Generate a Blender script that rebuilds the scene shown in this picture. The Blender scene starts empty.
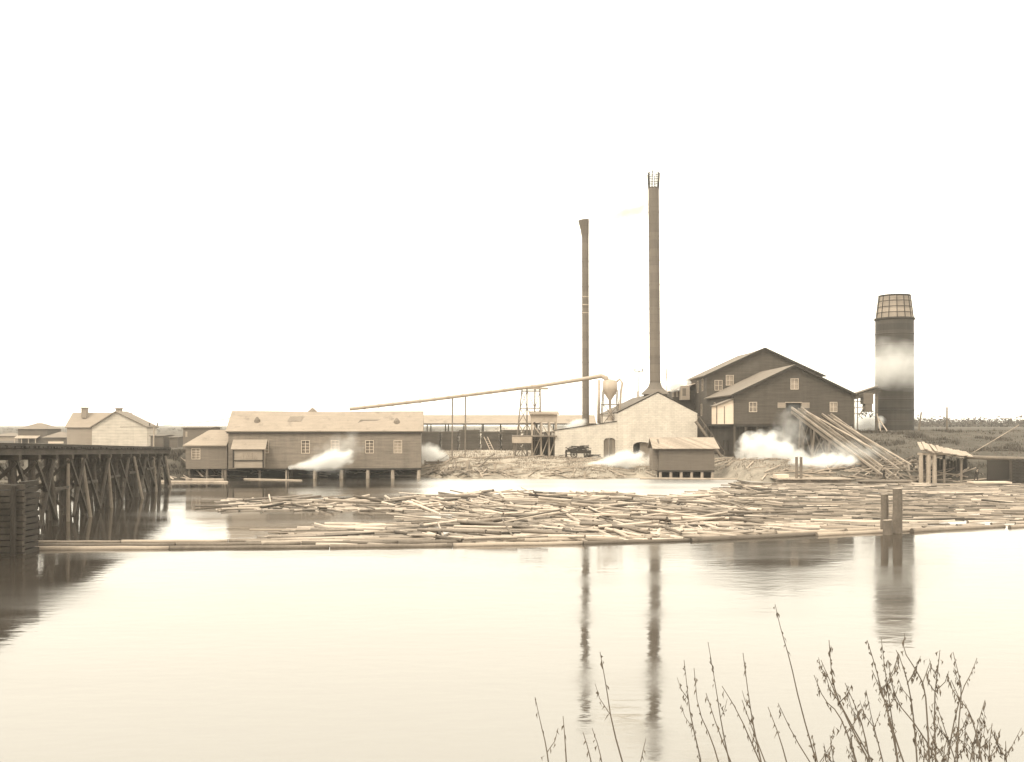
import bpy, bmesh, math, random
from mathutils import Vector, Matrix, noise as mnoise
random.seed(7)
R = math.radians
C = bpy.context.scene.collection
sc = bpy.context.scene

# ------------------------------------------------------------------ camera, sky, sun, exposure
CAM_Z = 8.0
HORIZON = 425.0
cam = bpy.data.cameras.new('camera'); camo = bpy.data.objects.new('camera', cam); C.objects.link(camo)
camo.location = (0, 0, CAM_Z); camo.rotation_euler = (R(90), 0, 0)
cam.sensor_width = 36.0; cam.lens = 36.0 * 1000 / 1024
cam.shift_y = (HORIZON - 381.0) / 1024
cam.clip_start = 0.1; cam.clip_end = 12000
sc.camera = camo

HAZE = .00024
SUN_EL, SUN_AZ = 50.0, -140.0       # azimuth clockwise from +Y: behind the camera's left shoulder
w = bpy.data.worlds.new('World'); sc.world = w; w.use_nodes = True
nt = w.node_tree; nt.nodes.clear()
out = nt.nodes.new('ShaderNodeOutputWorld'); bg = nt.nodes.new('ShaderNodeBackground')
sky = nt.nodes.new('ShaderNodeTexSky'); sky.sky_type = 'NISHITA'; sky.sun_disc = False
sky.sun_elevation = R(SUN_EL); sky.sun_rotation = R(SUN_AZ)
sky.air_density = 1.0; sky.dust_density = 4.0; sky.ozone_density = 1.0
bw = nt.nodes.new('ShaderNodeRGBToBW')
mr = nt.nodes.new('ShaderNodeMath'); mr.operation = 'MAXIMUM'; mr.inputs[1].default_value = 11.0
mn = nt.nodes.new('ShaderNodeMath'); mn.operation = 'MINIMUM'; mn.inputs[1].default_value = 16.0
mx = nt.nodes.new('ShaderNodeVectorMath'); mx.operation = 'SCALE'
mx.inputs[0].default_value = (1.0, 0.935, 0.79)
nt.links.new(sky.outputs[0], bw.inputs[0]); nt.links.new(bw.outputs[0], mr.inputs[0])
nt.links.new(mr.outputs[0], mn.inputs[0]); nt.links.new(mn.outputs[0], mx.inputs['Scale'])
nt.links.new(mx.outputs[0], bg.inputs[0]); nt.links.new(bg.outputs[0], out.inputs[0])
bg.inputs[1].default_value = 0.12

sl = bpy.data.lights.new('sun', 'SUN'); sl.energy = 1.5; sl.angle = R(12); sl.color = (1, 0.93, 0.79)
so = bpy.data.objects.new('sun', sl); C.objects.link(so)
sd = Vector((math.sin(R(SUN_AZ)) * math.cos(R(SUN_EL)), math.cos(R(SUN_AZ)) * math.cos(R(SUN_EL)), math.sin(R(SUN_EL))))
so.rotation_euler = sd.to_track_quat('Z', 'Y').to_euler(); so.location = sd * 300

vs = sc.view_settings
sc.display_settings.display_device = 'sRGB'
vs.view_transform = 'Standard'; vs.look = 'None'; vs.gamma = 1; vs.exposure = 0.92
try: vs.use_curve_mapping = False
except Exception: pass
sc.render.engine = 'CYCLES'
sc.cycles.use_denoising = True
sc.cycles.max_bounces = 8; sc.cycles.volume_bounces = 4
sc.cycles.volume_step_rate = 1.0; sc.cycles.volume_max_steps = 128
sc.cycles.caustics_reflective = False; sc.cycles.caustics_refractive = False

# ------------------------------------------------------------------ helpers
def P(px, py, D):
    """the place in the world seen at a photo pixel, D metres out"""
    return Vector(((px - 512) / 1000 * D, D, CAM_Z - (py - HORIZON) / 1000 * D))
def X(px, D): return (px - 512) / 1000 * D
def Z(py, D): return CAM_Z - (py - HORIZON) / 1000 * D

ORIG = {}
class MB:
    def __init__(s): s.v = []; s.f = []; s.m = []
    def add(s, vs_, fs, mi=0):
        n = len(s.v); s.v += [Vector(a) for a in vs_]
        for f in fs: s.f.append([n + i for i in f]); s.m.append(mi)
        return s
    def box(s, x0, x1, y0, y1, z0, z1, mi=0):
        return s.add([(x0,y0,z0),(x1,y0,z0),(x1,y1,z0),(x0,y1,z0),(x0,y0,z1),(x1,y0,z1),(x1,y1,z1),(x0,y1,z1)],
                     [(0,3,2,1),(4,5,6,7),(0,1,5,4),(1,2,6,5),(2,3,7,6),(3,0,4,7)], mi)
    def hexa(s, b, t, mi=0):
        """b, t: four bottom and four top corners"""
        return s.add(list(b) + list(t), [(0,3,2,1),(4,5,6,7),(0,1,5,4),(1,2,6,5),(2,3,7,6),(3,0,4,7)], mi)
    def slab(s, a, b, c, d, t):
        a, b, c, d = map(Vector, (a, b, c, d))
        n = (b - a).cross(d - a).normalized() * t
        if n.z > 0: n = -n
        return s.hexa([a + n, b + n, c + n, d + n], [a, b, c, d])
    def beam(s, p, q, w_, h_=None, mi=0):
        p, q = Vector(p), Vector(q); h_ = h_ or w_
        d = (q - p).normalized(); up = Vector((0, 0, 1)) if abs(d.z) < .95 else Vector((0, 1, 0))
        r = d.cross(up).normalized() * w_ / 2; u = r.cross(d).normalized() * h_ / 2
        return s.hexa([p - r - u, p + r - u, p + r + u, p - r + u], [q - r - u, q + r - u, q + r + u, q - r + u], mi)
    def tube(s, pts, rad, n=8, cap=True, mi=0, capmi=None):
        pts = [Vector(p) for p in pts]
        if not hasattr(rad, '__len__'): rad = [rad] * len(pts)
        base = len(s.v); ref = None
        for i, p in enumerate(pts):
            d = (pts[min(i + 1, len(pts) - 1)] - pts[max(i - 1, 0)]).normalized()
            if ref is None:
                ref = Vector((0, 0, 1)) if abs(d.z) < .9 else Vector((1, 0, 0))
            a = (ref - d * ref.dot(d)).normalized(); b = d.cross(a); ref = a
            for k in range(n):
                t = 2 * math.pi * k / n
                s.v.append(p + (a * math.cos(t) + b * math.sin(t)) * rad[i])
        for i in range(len(pts) - 1):
            for k in range(n):
                k2 = (k + 1) % n
                s.f.append([base + i*n + k, base + i*n + k2, base + (i+1)*n + k2, base + (i+1)*n + k]); s.m.append(mi)
        if cap:
            c = mi if capmi is None else capmi
            s.f.append([base + k for k in range(n)][::-1]); s.m.append(c)
            s.f.append([base + (len(pts)-1)*n + k for k in range(n)]); s.m.append(c)
        return s
    def lathe(s, c, prof, n=24, mi=0, cap=False):
        base = len(s.v); c = Vector(c)
        for (r, z) in prof:
            for k in range(n):
                t = 2 * math.pi * k / n
                s.v.append(c + Vector((r * math.cos(t), r * math.sin(t), z)))
        for i in range(len(prof) - 1):
            for k in range(n):
                k2 = (k + 1) % n
                s.f.append([base+i*n+k, base+i*n+k2, base+(i+1)*n+k2, base+(i+1)*n+k]); s.m.append(mi)
        if cap:
            s.f.append([base + k for k in range(n)][::-1]); s.m.append(mi)
            s.f.append([base + (len(prof)-1)*n + k for k in range(n)]); s.m.append(mi)
        return s
    def build(s, name, mat, parent=None, loc=None, smooth=False, recalc=True):
        o0 = ORIG[parent.name] if parent else (Vector(loc) if loc is not None else Vector((0, 0, 0)))
        me = bpy.data.meshes.new(name)
        me.from_pydata([v - o0 for v in s.v], [], s.f); 
        for m_ in (mat if isinstance(mat, (list, tuple)) else [mat]): me.materials.append(m_)
        me.polygons.foreach_set('material_index', s.m)
        if smooth: me.polygons.foreach_set('use_smooth', [True] * len(me.polygons))
        if recalc:
            bm = bmesh.new(); bm.from_mesh(me); bmesh.ops.recalc_face_normals(bm, faces=bm.faces); bm.to_mesh(me); bm.free()
        me.update()
        o = bpy.data.objects.new(name, me); C.objects.link(o)
        if parent: o.parent = parent
        else: o.location = o0
        ORIG[o.name] = o0
        return o

def tag(o, label=None, cat=None, group=None, kind=None):
    if label: o['label'] = label
    if cat: o['category'] = cat
    if group: o['group'] = group
    if kind: o['kind'] = kind
    return o
def thing(name, loc, label, cat, group=None):
    o = bpy.data.objects.new(name, None); C.objects.link(o); o.location = loc
    o.empty_display_size = .5
    ORIG[o.name] = Vector(loc)
    return tag(o, label, cat, group)
def center(mb):
    lo = Vector([min(v[i] for v in mb.v) for i in range(3)]); hi = Vector([max(v[i] for v in mb.v) for i in range(3)])
    return Vector(((lo.x + hi.x) / 2, (lo.y + hi.y) / 2, lo.z))

# ------------------------------------------------------------------ materials
def col(v, g=.82, b=.65): return (v, v * g, v * b, 1)
def mat(name, v, kind='wood', rough=.85, var=.3, spacing=.25, scale=1.0, bump=.3, line=.55, metal=0.0, g=.82, b=.65, stain=.0):
    m = bpy.data.materials.new(name); m.use_nodes = True; n = m.node_tree; N = n.nodes; L = n.links
    bs = N['Principled BSDF']; bs.inputs['Roughness'].default_value = rough; bs.inputs['Metallic'].default_value = metal
    bs.inputs['Specular IOR Level'].default_value = .3
    tc = N.new('ShaderNodeTexCoord'); src = tc.outputs['Object']
    def M(op, a, b_=None, clamp=False):
        q = N.new('ShaderNodeMath'); q.operation = op; q.use_clamp = clamp
        for i, z in enumerate((a, b_)):
            if z is None: continue
            if isinstance(z, (int, float)): q.inputs[i].default_value = z
            else: L.new(z, q.inputs[i])
        return q.outputs[0]
    def NZ(vec, sx, sy, sz, sc_=1.0, det=4):
        mp = N.new('ShaderNodeMapping'); mp.inputs['Scale'].default_value = (sx, sy, sz); L.new(vec, mp.inputs[0])
        t = N.new('ShaderNodeTexNoise'); t.inputs['Scale'].default_value = sc_; t.inputs['Detail'].default_value = det
        t.inputs['Roughness'].default_value = .65
        L.new(mp.outputs[0], t.inputs[0]); return t.outputs[0]
    sep = N.new('ShaderNodeSeparateXYZ'); L.new(src, sep.inputs[0])
    x_, y_, z_ = sep.outputs
    big = NZ(src, 1, 1, 1, .35 * scale, 3)
    fine = NZ(src, 1, 1, 1, 5 * scale, 4)
    fac = M('ADD', M('MULTIPLY', big, .6), M('MULTIPLY', fine, .4))      # about .5
    height = fine
    if kind in ('siding', 'shingle'):
        zz = M('DIVIDE', z_, spacing); fr = M('FRACT', zz)
        ln = M('LESS_THAN', fr, .16)
        board = NZ(src, .35, .35, 1 / spacing, 1.0, 1)
        grain = NZ(src, 1.2, 1.2, 10, 1.0, 3) if kind == 'siding' else NZ(src, 4, 4, 4, 1.0, 3)
        streak = NZ(src, 1.6, 1.6, .12, 1.0, 3)
        fac = M('ADD', M('MULTIPLY', fac, .35), M('ADD', M('MULTIPLY', board, .3), M('ADD', M('MULTIPLY', grain, .15), M('MULTIPLY', streak, .2))))
        fac = M('SUBTRACT', fac, M('MULTIPLY', ln, line * .12))
        height = fr
    elif kind == 'vertical':
        s_ = M('ADD', x_, y_); q = M('DIVIDE', s_, spacing); fr = M('FRACT', q); ln = M('LESS_THAN', fr, .12)
        cellv = N.new('ShaderNodeTexWhiteNoise'); cellv.noise_dimensions = '1D'; L.new(M('FLOOR', q), cellv.inputs['W'])
        streak = NZ(src, 3, 3, .25, 1.0, 3)
        fac = M('ADD', M('MULTIPLY', fac, .3), M('ADD', M('MULTIPLY', cellv.outputs[0], .25), M('MULTIPLY', streak, .45)))
        fac = M('SUBTRACT', fac, M('MULTIPLY', ln, line * .2)); height = fr
    elif kind == 'brick':
        cb = N.new('ShaderNodeCombineXYZ'); L.new(M('ADD', x_, y_), cb.inputs[0]); L.new(z_, cb.inputs[1])
        br = N.new('ShaderNodeTexBrick'); L.new(cb.outputs[0], br.inputs[0]); br.inputs['Scale'].default_value = 1
        br.inputs['Brick Width'].default_value = .8; br.inputs['Row Height'].default_value = .3
        br.inputs['Mortar Size'].default_value = .03
        br.inputs['Color1'].default_value = (.45,)*3 + (1,); br.inputs['Color2'].default_value = (.65,)*3 + (1,); br.inputs['Mortar'].default_value = (.25,)*3 + (1,)
        streak = NZ(src, .8, .8, .1, 1.0, 3)
        fac = M('ADD', M('MULTIPLY', fac, .45), M('ADD', M('MULTIPLY', br.outputs[0], .3), M('MULTIPLY', streak, .25))); height = br.outputs['Fac']
    elif kind == 'iron':
        fr = M('FRACT', M('DIVIDE', z_, spacing)); ln = M('LESS_THAN', fr, .06)
        ring = N.new('ShaderNodeTexWhiteNoise'); ring.noise_dimensions = '1D'; L.new(M('FLOOR', M('DIVIDE', z_, spacing)), ring.inputs['W'])
        streak = NZ(src, 1.5, 1.5, .1, 1.0, 4)
        fac = M('ADD', M('MULTIPLY', fac, .4), M('ADD', M('MULTIPLY', streak, .35), M('MULTIPLY', ring.outputs[0], .2)))
        fac = M('SUBTRACT', fac, M('MULTIPLY', ln, .15))
    elif kind == 'log':
        ge = N.new('ShaderNodeNewGeometry'); oi = N.new('ShaderNodeObjectInfo')
        rnd = M('FRACT', M('ADD', ge.outputs['Random Per Island'], oi.outputs['Random']))
        fac = M('ADD', M('MULTIPLY', fac, .5), M('MULTIPLY', rnd, .5))
    cr = N.new('ShaderNodeMapRange'); cr.inputs['From Min'].default_value = .3; cr.inputs['From Max'].default_value = .7
    cr.inputs['To Min'].default_value = v * (1 - var); cr.inputs['To Max'].default_value = v * (1 + var)
    L.new(fac, cr.inputs['Value'])
    val = cr.outputs[0]
    if stain:
        st = NZ(src, 1, 1, 1, .55, 5)
        sm = N.new('ShaderNodeMapRange'); sm.inputs['From Min'].default_value = .56; sm.inputs['From Max'].default_value = .70
        sm.inputs['To Min'].default_value = 1; sm.inputs['To Max'].default_value = 1 - stain; L.new(st, sm.inputs['Value'])
        val = M('MULTIPLY', val, sm.outputs[0])
    sv = N.new('ShaderNodeVectorMath'); sv.operation = 'SCALE'; sv.inputs[0].default_value = (1, g, b); L.new(val, sv.inputs['Scale'])
    L.new(sv.outputs[0], bs.inputs['Base Color'])
    if bump:
        bp = N.new('ShaderNodeBump'); bp.inputs['Strength'].default_value = bump; bp.inputs['Distance'].default_value = .03
        L.new(height, bp.inputs['Height']); L.new(bp.outputs[0], bs.inputs['Normal'])
    return m

MT = dict(
    shed_wall=mat('weathered_siding', .195, 'siding', var=.42, stain=.15),
    wing_wall=mat('weathered_siding_dark', .17, 'siding', var=.3),
    bay_wall=mat('bay_siding', .30, 'siding', var=.2),
    shed_roof=mat('pale_shingle', .27, 'shingle', var=.22, spacing=.3, stain=.3),
    mill_wall=mat('dark_mill_siding', .072, 'siding', var=.42, line=.8),
    mill_under=mat('mill_underfloor_boards', .06, 'vertical', var=.4),
    mill_roof=mat('mill_shingle', .16, 'shingle', var=.25, spacing=.35),
    mill_trim=mat('mill_dark_trim', .035, 'wood', var=.2),
    brick=mat('whitewashed_brick', .50, 'brick', var=.40, bump=.8, stain=.2, scale=1.6, g=.89, b=.76),
    dark_roof=mat('tarred_roof', .12, 'shingle', var=.3, spacing=.4),
    iron=mat('sooty_stack_iron', .13, 'iron', rough=.6, var=.25, spacing=1.5),
    burner=mat('burner_plate_iron', .045, 'iron', rough=.65, var=.45, spacing=1.2),
    screen=mat('burner_screen_iron', .26, 'iron', rough=.6, var=.4, spacing=1.0),
    tin=mat('galvanised_sheet', .36, 'iron', rough=.5, var=.2, spacing=2.0),
    pump_wall=mat('pump_house_boards', .14, 'siding', var=.25),
    pump_roof=mat('pump_house_roof_boards', .28, 'vertical', var=.3, spacing=.5),
    white=mat('white_painted_boards', .62, 'siding', var=.12),
    whitetrim=mat('white_trim', .55, 'wood', var=.15),
    pane=mat('window_glass', .30, 'wood', rough=.15, var=.35, bump=0),  # pale tone of the panes stands in for reflected sky
    pane_dim=mat('dim_window_glass', .18, 'wood', rough=.2, var=.6, bump=0, scale=3),
    pane_pale=mat('pale_window_glass', .38, 'wood', rough=.2, var=.5, bump=0, scale=3),
    slip=mat('worn_slip_timber', .24, 'wood', var=.4, stain=.3),
    palewood=mat('bleached_timber', .33, 'wood', var=.35, stain=.2),
    midwood=mat('grey_timber', .16, 'wood', var=.4),
    darkwood=mat('wet_dark_timber', .036, 'wood', var=.45),
    darkpile=mat('trestle_pile_timber', .055, 'wood', var=.55, scale=1.5),
    lumber=mat('stacked_lumber', .075, 'siding', var=.5, spacing=.3),
    log=mat('floating_log_bark', .33, 'log', var=.5, bump=.8, scale=1.8, stain=.3, g=.84, b=.69),
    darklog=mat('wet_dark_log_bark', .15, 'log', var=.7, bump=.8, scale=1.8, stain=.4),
    logend=mat('sawn_log_end', .12, 'log', var=.6),
    boomlog=mat('boom_log_timber', .24, 'log', var=.5, bump=.8, scale=1.6, stain=.5),
    clap=mat('pale_clapboard', .46, 'siding', var=.3, spacing=.75, line=1.1, stain=.1, g=.88, b=.74),
    clap2=mat('house_side_clapboard', .26, 'siding', var=.15, spacing=.6),
    houseroof=mat('house_shingle', .17, 'shingle', var=.2, spacing=.4),
    housedark=mat('dark_house_boards', .10, 'siding', var=.3, spacing=.5),
    chim=mat('chimney_brick', .22, 'brick', var=.2),
    black=mat('deep_shade_boards', .015, 'wood', var=.3),  # near-black colour puts the deep shade of recesses into the boards
    twig=mat('willow_bark', .095, 'wood', var=.4, bump=0),
    leaf=mat('dry_willow_leaf', .11, 'wood', var=.5, bump=0),
    grass=mat('dry_bank_grass', .22, 'log', var=.5, bump=0),
    brush=mat('dark_bank_brush', .07, 'log', var=.5, bump=0),
    woods=mat('distant_tree_foliage', .07, 'log', var=.5, bump=0),
    cloth=mat('dark_work_cloth', .03, 'wood', var=.3), skin=mat('skin', .35, 'wood', var=.1, bump=0),
)

# ------------------------------------------------------------------ terrain and water
def ss(a, b, t):
    t = max(0, min(1, (t - a) / (b - a))); return t * t * (3 - 2 * t)
def shore(x):
    s = 141 + 12 * ss(-52, -44, x)            # left bank nearer, set back under the long shed
    s -= 5 * ss(-14, -9, x)
    s -= 9 * ss(18, 34, x)
    s -= 3 * ss(45, 70, x)
    s += 9.5 * ss(13, 19, x) * (1 - ss(31, 36, x)) * ss(18, 30, x) + 3 * ss(13, 19, x) * (1 - ss(24, 30, x))
    return s + 1.1 * mnoise.noise(Vector((x * .13, 3.1, 0)))
def ground(x, y):
    if y < 60:
        # the photographer's bank
        h = 6.3 - .62 * max(0, y - 1) if y > -20 else 6.3
        h += .25 * mnoise.noise(Vector((x * .3, y * .3, 5)))
        return max(-2.0, min(6.3, h))
    t = y - shore(x)
    if t < -6: return -2.0
    h = -2.0 + 2.0 * ss(-6, 0, t) + 1.2 * ss(0, 3.5, t) + 1.35 * ss(2, 11, t)
    # trestle abutment on the left
    ab = ss(-43, -50, x) * (1 - ss(165, 215, y))
    h += 1.1 * ab * ss(-1, 6, t)
    # mound under the burner and behind the slips
    m = ss(44, 66, x) * ss(0, 1, (y - 138) / 58)
    h += 4.3 * m
    h += .8 * ss(60, 72, x) * ss(0, 6, t) * (1 - ss(150, 160, y)) 
    h += 1.7 * ss(240, 420, y) * (1 - .9 * ss(44, 66, x))
    h += .5 * ss(500, 1500, y)
    h += (.35 * mnoise.noise(Vector((x * .11, y * .11, 0))) + .18 * mnoise.noise(Vector((x * .45, y * .45, 2)))) * ss(0, 6, t)
    return h
xs = []
x = -2600.0
while x < 2600:
    xs.append(x); a = abs(x)
    x += 1.2 if a < 95 else (4 if a < 200 else (40 if a < 600 else 200))
xs.append(2600)
ys = [-400, -100, -30, -10] + [i * 1.0 for i in range(-4, 20)] + [30, 60, 90, 118, 124]
y = 126.0
while y < 3500:
    ys.append(y); y += 1.0 if y < 215 else (3 if y < 320 else (30 if y < 700 else 300))
tb = MB()
for yy in ys:
    for xx in xs: tb.v.append(Vector((xx, yy, ground(xx, yy))))
nx = len(xs)
for j in range(len(ys) - 1):
    for i in range(nx - 1):
        a = j * nx + i; tb.f.append([a, a + 1, a + nx + 1, a + nx]); tb.m.append(0)

def ground_mat():
    m = bpy.data.materials.new('bank_earth'); m.use_nodes = True; N = m.node_tree.nodes; L = m.node_tree.links
    bs = N['Principled BSDF']; bs.inputs['Roughness'].default_value = .95; bs.inputs['Specular IOR Level'].default_value = .1
    tc = N.new('ShaderNodeTexCoord')
    def NZ(s_, d): 
        t = N.new('ShaderNodeTexNoise'); t.inputs['Scale'].default_value = s_; t.inputs['Detail'].default_value = d; t.inputs['Roughness'].default_value = .7
        L.new(tc.outputs['Object'], t.inputs[0]); return t.outputs[0]
    a, b_, c = NZ(.06, 4), NZ(.6, 6), NZ(3, 4)
    def M(op, p, q):
        k = N.new('ShaderNodeMath'); k.operation = op
        for i, z in enumerate((p, q)):
            if isinstance(z, (int, float)): k.inputs[i].default_value = z
            else: L.new(z, k.inputs[i])
        return k.outputs[0]
    f = M('ADD', M('MULTIPLY', a, .35), M('ADD', M('MULTIPLY', b_, .4), M('MULTIPLY', c, .25)))
    # sandy yard west of the mill, dark ploughed slope east of it: two soils, blended along x
    sep = N.new('ShaderNodeSeparateXYZ'); L.new(tc.outputs['Object'], sep.inputs[0])
    mx_ = N.new('ShaderNodeMapRange'); mx_.inputs['From Min'].default_value = 34; mx_.inputs['From Max'].default_value = 56
    mx_.inputs['To Min'].default_value = .30; mx_.inputs['To Max'].default_value = .08; L.new(M('ADD', sep.outputs[0], M('MULTIPLY', a, 12)), mx_.inputs['Value'])
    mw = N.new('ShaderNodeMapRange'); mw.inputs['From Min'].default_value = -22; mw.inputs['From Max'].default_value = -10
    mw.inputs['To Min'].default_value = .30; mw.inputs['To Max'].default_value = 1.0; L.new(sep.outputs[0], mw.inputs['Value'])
    r = N.new('ShaderNodeMapRange'); r.inputs['From Min'].default_value = .35; r.inputs['From Max'].default_value = .65
    r.inputs['To Min'].default_value = .45; r.inputs['To Max'].default_value = 1.5; L.new(f, r.inputs['Value'])
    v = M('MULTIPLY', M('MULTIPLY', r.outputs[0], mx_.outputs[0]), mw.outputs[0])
    sv = N.new('ShaderNodeVectorMath'); sv.operation = 'SCALE'; sv.inputs[0].default_value = (1, .87, .71); L.new(v, sv.inputs['Scale'])
    L.new(sv.outputs[0], bs.inputs['Base Color'])
    bp = N.new('ShaderNodeBump'); bp.inputs['Strength'].default_value = .6; bp.inputs['Distance'].default_value = .2; L.new(b_, bp.inputs['Height']); L.new(bp.outputs[0], bs.inputs['Normal'])
    return m
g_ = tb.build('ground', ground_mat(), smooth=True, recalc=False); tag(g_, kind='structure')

def water_mat():
    m = bpy.data.materials.new('river_water'); m.use_nodes = True; N = m.node_tree.nodes; L = m.node_tree.links
    N.remove(N['Principled BSDF']); o = N['Material Output']
    df = N.new('ShaderNodeBsdfDiffuse'); df.inputs[0].default_value = col(.04)
    gl = N.new('ShaderNodeBsdfGlossy'); gl.inputs[0].default_value = (.98, .97, .95, 1); gl.inputs['Roughness'].default_value = .085
    fr = N.new('ShaderNodeFresnel'); fr.inputs[0].default_value = 3.1
    mx_ = N.new('ShaderNodeMixShader'); L.new(fr.outputs[0], mx_.inputs[0]); L.new(df.outputs[0], mx_.inputs[1]); L.new(gl.outputs[0], mx_.inputs[2])
    tc = N.new('ShaderNodeTexCoord')
    mp = N.new('ShaderNodeMapping'); mp.inputs['Scale'].default_value = (.5, 1.0, 1); L.new(tc.outputs['Object'], mp.inputs[0])
    t = N.new('ShaderNodeTexNoise'); t.inputs['Scale'].default_value = 1.6; t.inputs['Detail'].default_value = 3; L.new(mp.outputs[0], t.inputs[0])
    t2 = N.new('ShaderNodeTexNoise'); t2.inputs['Scale'].default_value = .12; t2.inputs['Detail'].default_value = 2; L.new(mp.outputs[0], t2.inputs[0])
    ad = N.new('ShaderNodeMath'); ad.operation = 'MULTIPLY_ADD'; ad.inputs[1].default_value = 4.0; L.new(t2.outputs[0], ad.inputs[0]); L.new(t.outputs[0], ad.inputs[2])
    bp = N.new('ShaderNodeBump'); bp.inputs['Strength'].default_value = .25; bp.inputs['Distance'].default_value = .03
    L.new(ad.outputs[0], bp.inputs['Height'])
    rr = N.new('ShaderNodeMapRange'); rr.inputs['From Min'].default_value = .4; rr.inputs['From Max'].default_value = .62; rr.inputs['To Min'].default_value = .05; rr.inputs['To Max'].default_value = .13
    t3 = N.new('ShaderNodeTexNoise'); t3.inputs['Scale'].default_value = .05; t3.inputs['Detail'].default_value = 4
    mp3 = N.new('ShaderNodeMapping'); mp3.inputs['Scale'].default_value = (.5, 3, 1); L.new(tc.outputs['Object'], mp3.inputs[0]); L.new(mp3.outputs[0], t3.inputs[0]); L.new(t3.outputs[0], rr.inputs['Value']); 
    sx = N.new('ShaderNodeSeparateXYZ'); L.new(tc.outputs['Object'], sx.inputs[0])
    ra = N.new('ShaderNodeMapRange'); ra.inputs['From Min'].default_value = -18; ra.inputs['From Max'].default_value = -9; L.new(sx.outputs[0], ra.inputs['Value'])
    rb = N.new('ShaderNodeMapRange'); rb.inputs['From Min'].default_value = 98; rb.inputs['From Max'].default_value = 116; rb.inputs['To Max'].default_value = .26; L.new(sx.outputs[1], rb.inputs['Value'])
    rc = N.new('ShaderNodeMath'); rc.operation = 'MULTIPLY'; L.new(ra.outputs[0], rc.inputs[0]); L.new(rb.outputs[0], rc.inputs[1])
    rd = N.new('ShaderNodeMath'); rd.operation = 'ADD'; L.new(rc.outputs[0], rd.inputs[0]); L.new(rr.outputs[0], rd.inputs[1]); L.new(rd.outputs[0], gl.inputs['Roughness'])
    for k in (gl, fr): L.new(bp.outputs[0], k.inputs['Normal'])
    L.new(mx_.outputs[0], o.inputs['Surface'])
    return m
wb = MB(); wb.add([(-2600, 2, 0), (2600, 2, 0), (2600, 240, 0), (-2600, 240, 0)], [(0, 1, 2, 3)])
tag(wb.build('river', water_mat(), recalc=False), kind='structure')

# ------------------------------------------------------------------ wall / window / roof tools
def wall(mb, p0, p1, z0, top, opens=(), th=.25):
    """wall from p0 to p1 (outer face), thickness to the left of p0->p1; top: [(s, z)...]; opens: (s0, s1, za, zb)"""
    p0, p1 = Vector((p0[0], p0[1], 0)), Vector((p1[0], p1[1], 0)); d = (p1 - p0); Ln = d.length; d.normalize()
    nrm = Vector((-d.y, d.x, 0)) * th
    def zt(s):
        for (a, za), (b, zb) in zip(top, top[1:]):
            if a - 1e-6 <= s <= b + 1e-6: return za + (zb - za) * (s - a) / max(1e-9, b - a)
        return top[-1][1]
    cuts = sorted(set([0, round(Ln, 4)] + [round(t[0], 4) for t in top if 0 < t[0] < Ln] + [round(q, 4) for o in opens for q in o[:2]]))
    def cell(a, b, za0, zb0, za1, zb1):
        A, B = p0 + d * a, p0 + d * b; k = Vector((0, 0, 1))
        mb.hexa([A + k*za0, B + k*zb0, B + nrm + k*zb0, A + nrm + k*za0], [A + k*za1, B + k*zb1, B + nrm + k*zb1, A + nrm + k*za1])
    for a, b in zip(cuts, cuts[1:]):
        if b - a < 1e-3: continue
        mid = (a + b) / 2
        os_ = sorted([o for o in opens if o[0] < mid < o[1]], key=lambda o: o[2])
        z = z0
        for o in os_:
            if o[2] > z: cell(a, b, z, z, o[2], o[2])
            z = o[3]
        cell(a, b, z, z, zt(a), zt(b))
def window(parent, p0, p1, o, nx_=2, nz=3, frame='whitetrim', pane='pane', name='window', inset=.14):
    """frame, glazing bars and a pane inside opening o of the wall p0->p1"""
    p0, p1 = Vector((p0[0], p0[1], 0)), Vector((p1[0], p1[1], 0)); d = (p1 - p0).normalized(); n = Vector((-d.y, d.x, 0))
    s0, s1, za, zb = o; f = MB(); t = .08; pane = random.choice(('pane', 'pane_dim', 'pane_pale')) if pane == 'pane' else pane
    def bar(a, b, c, e, off=-.04, dep=.14):
        A = p0 + d*a + n*off; B = p0 + d*b + n*off; k = Vector((0, 0, 1)); q = n*dep
        f.hexa([A+k*c, B+k*c, B+q+k*c, A+q+k*c], [A+k*e, B+k*e, B+q+k*e, A+q+k*e])
    bar(s0 - t, s0, za - t, zb + t); bar(s1, s1 + t, za - t, zb + t); bar(s0, s1, zb, zb + t); bar(s0, s1, za - t, za)
    for i in range(1, nx_): c = s0 + (s1 - s0)*i/nx_; bar(c - .035, c + .035, za, zb, .03, .05)
    for i in range(1, nz): c = za + (zb - za)*i/nz; bar(s0, s1, c - .035, c + .035, .035, .05)
    fo = f.build(name, MT[frame], parent)
    g = MB(); A = p0 + d*s0 + n*(inset+.04); B = p0 + d*s1 + n*(inset+.04); k = Vector((0, 0, 1)); q = n*.02
    g.hexa([A+k*za, B+k*za, B+q+k*za, A+q+k*za], [A+k*zb, B+k*zb, B+q+k*zb, A+q+k*zb])
    g.build('pane', MT[pane], fo)
    return fo
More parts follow.
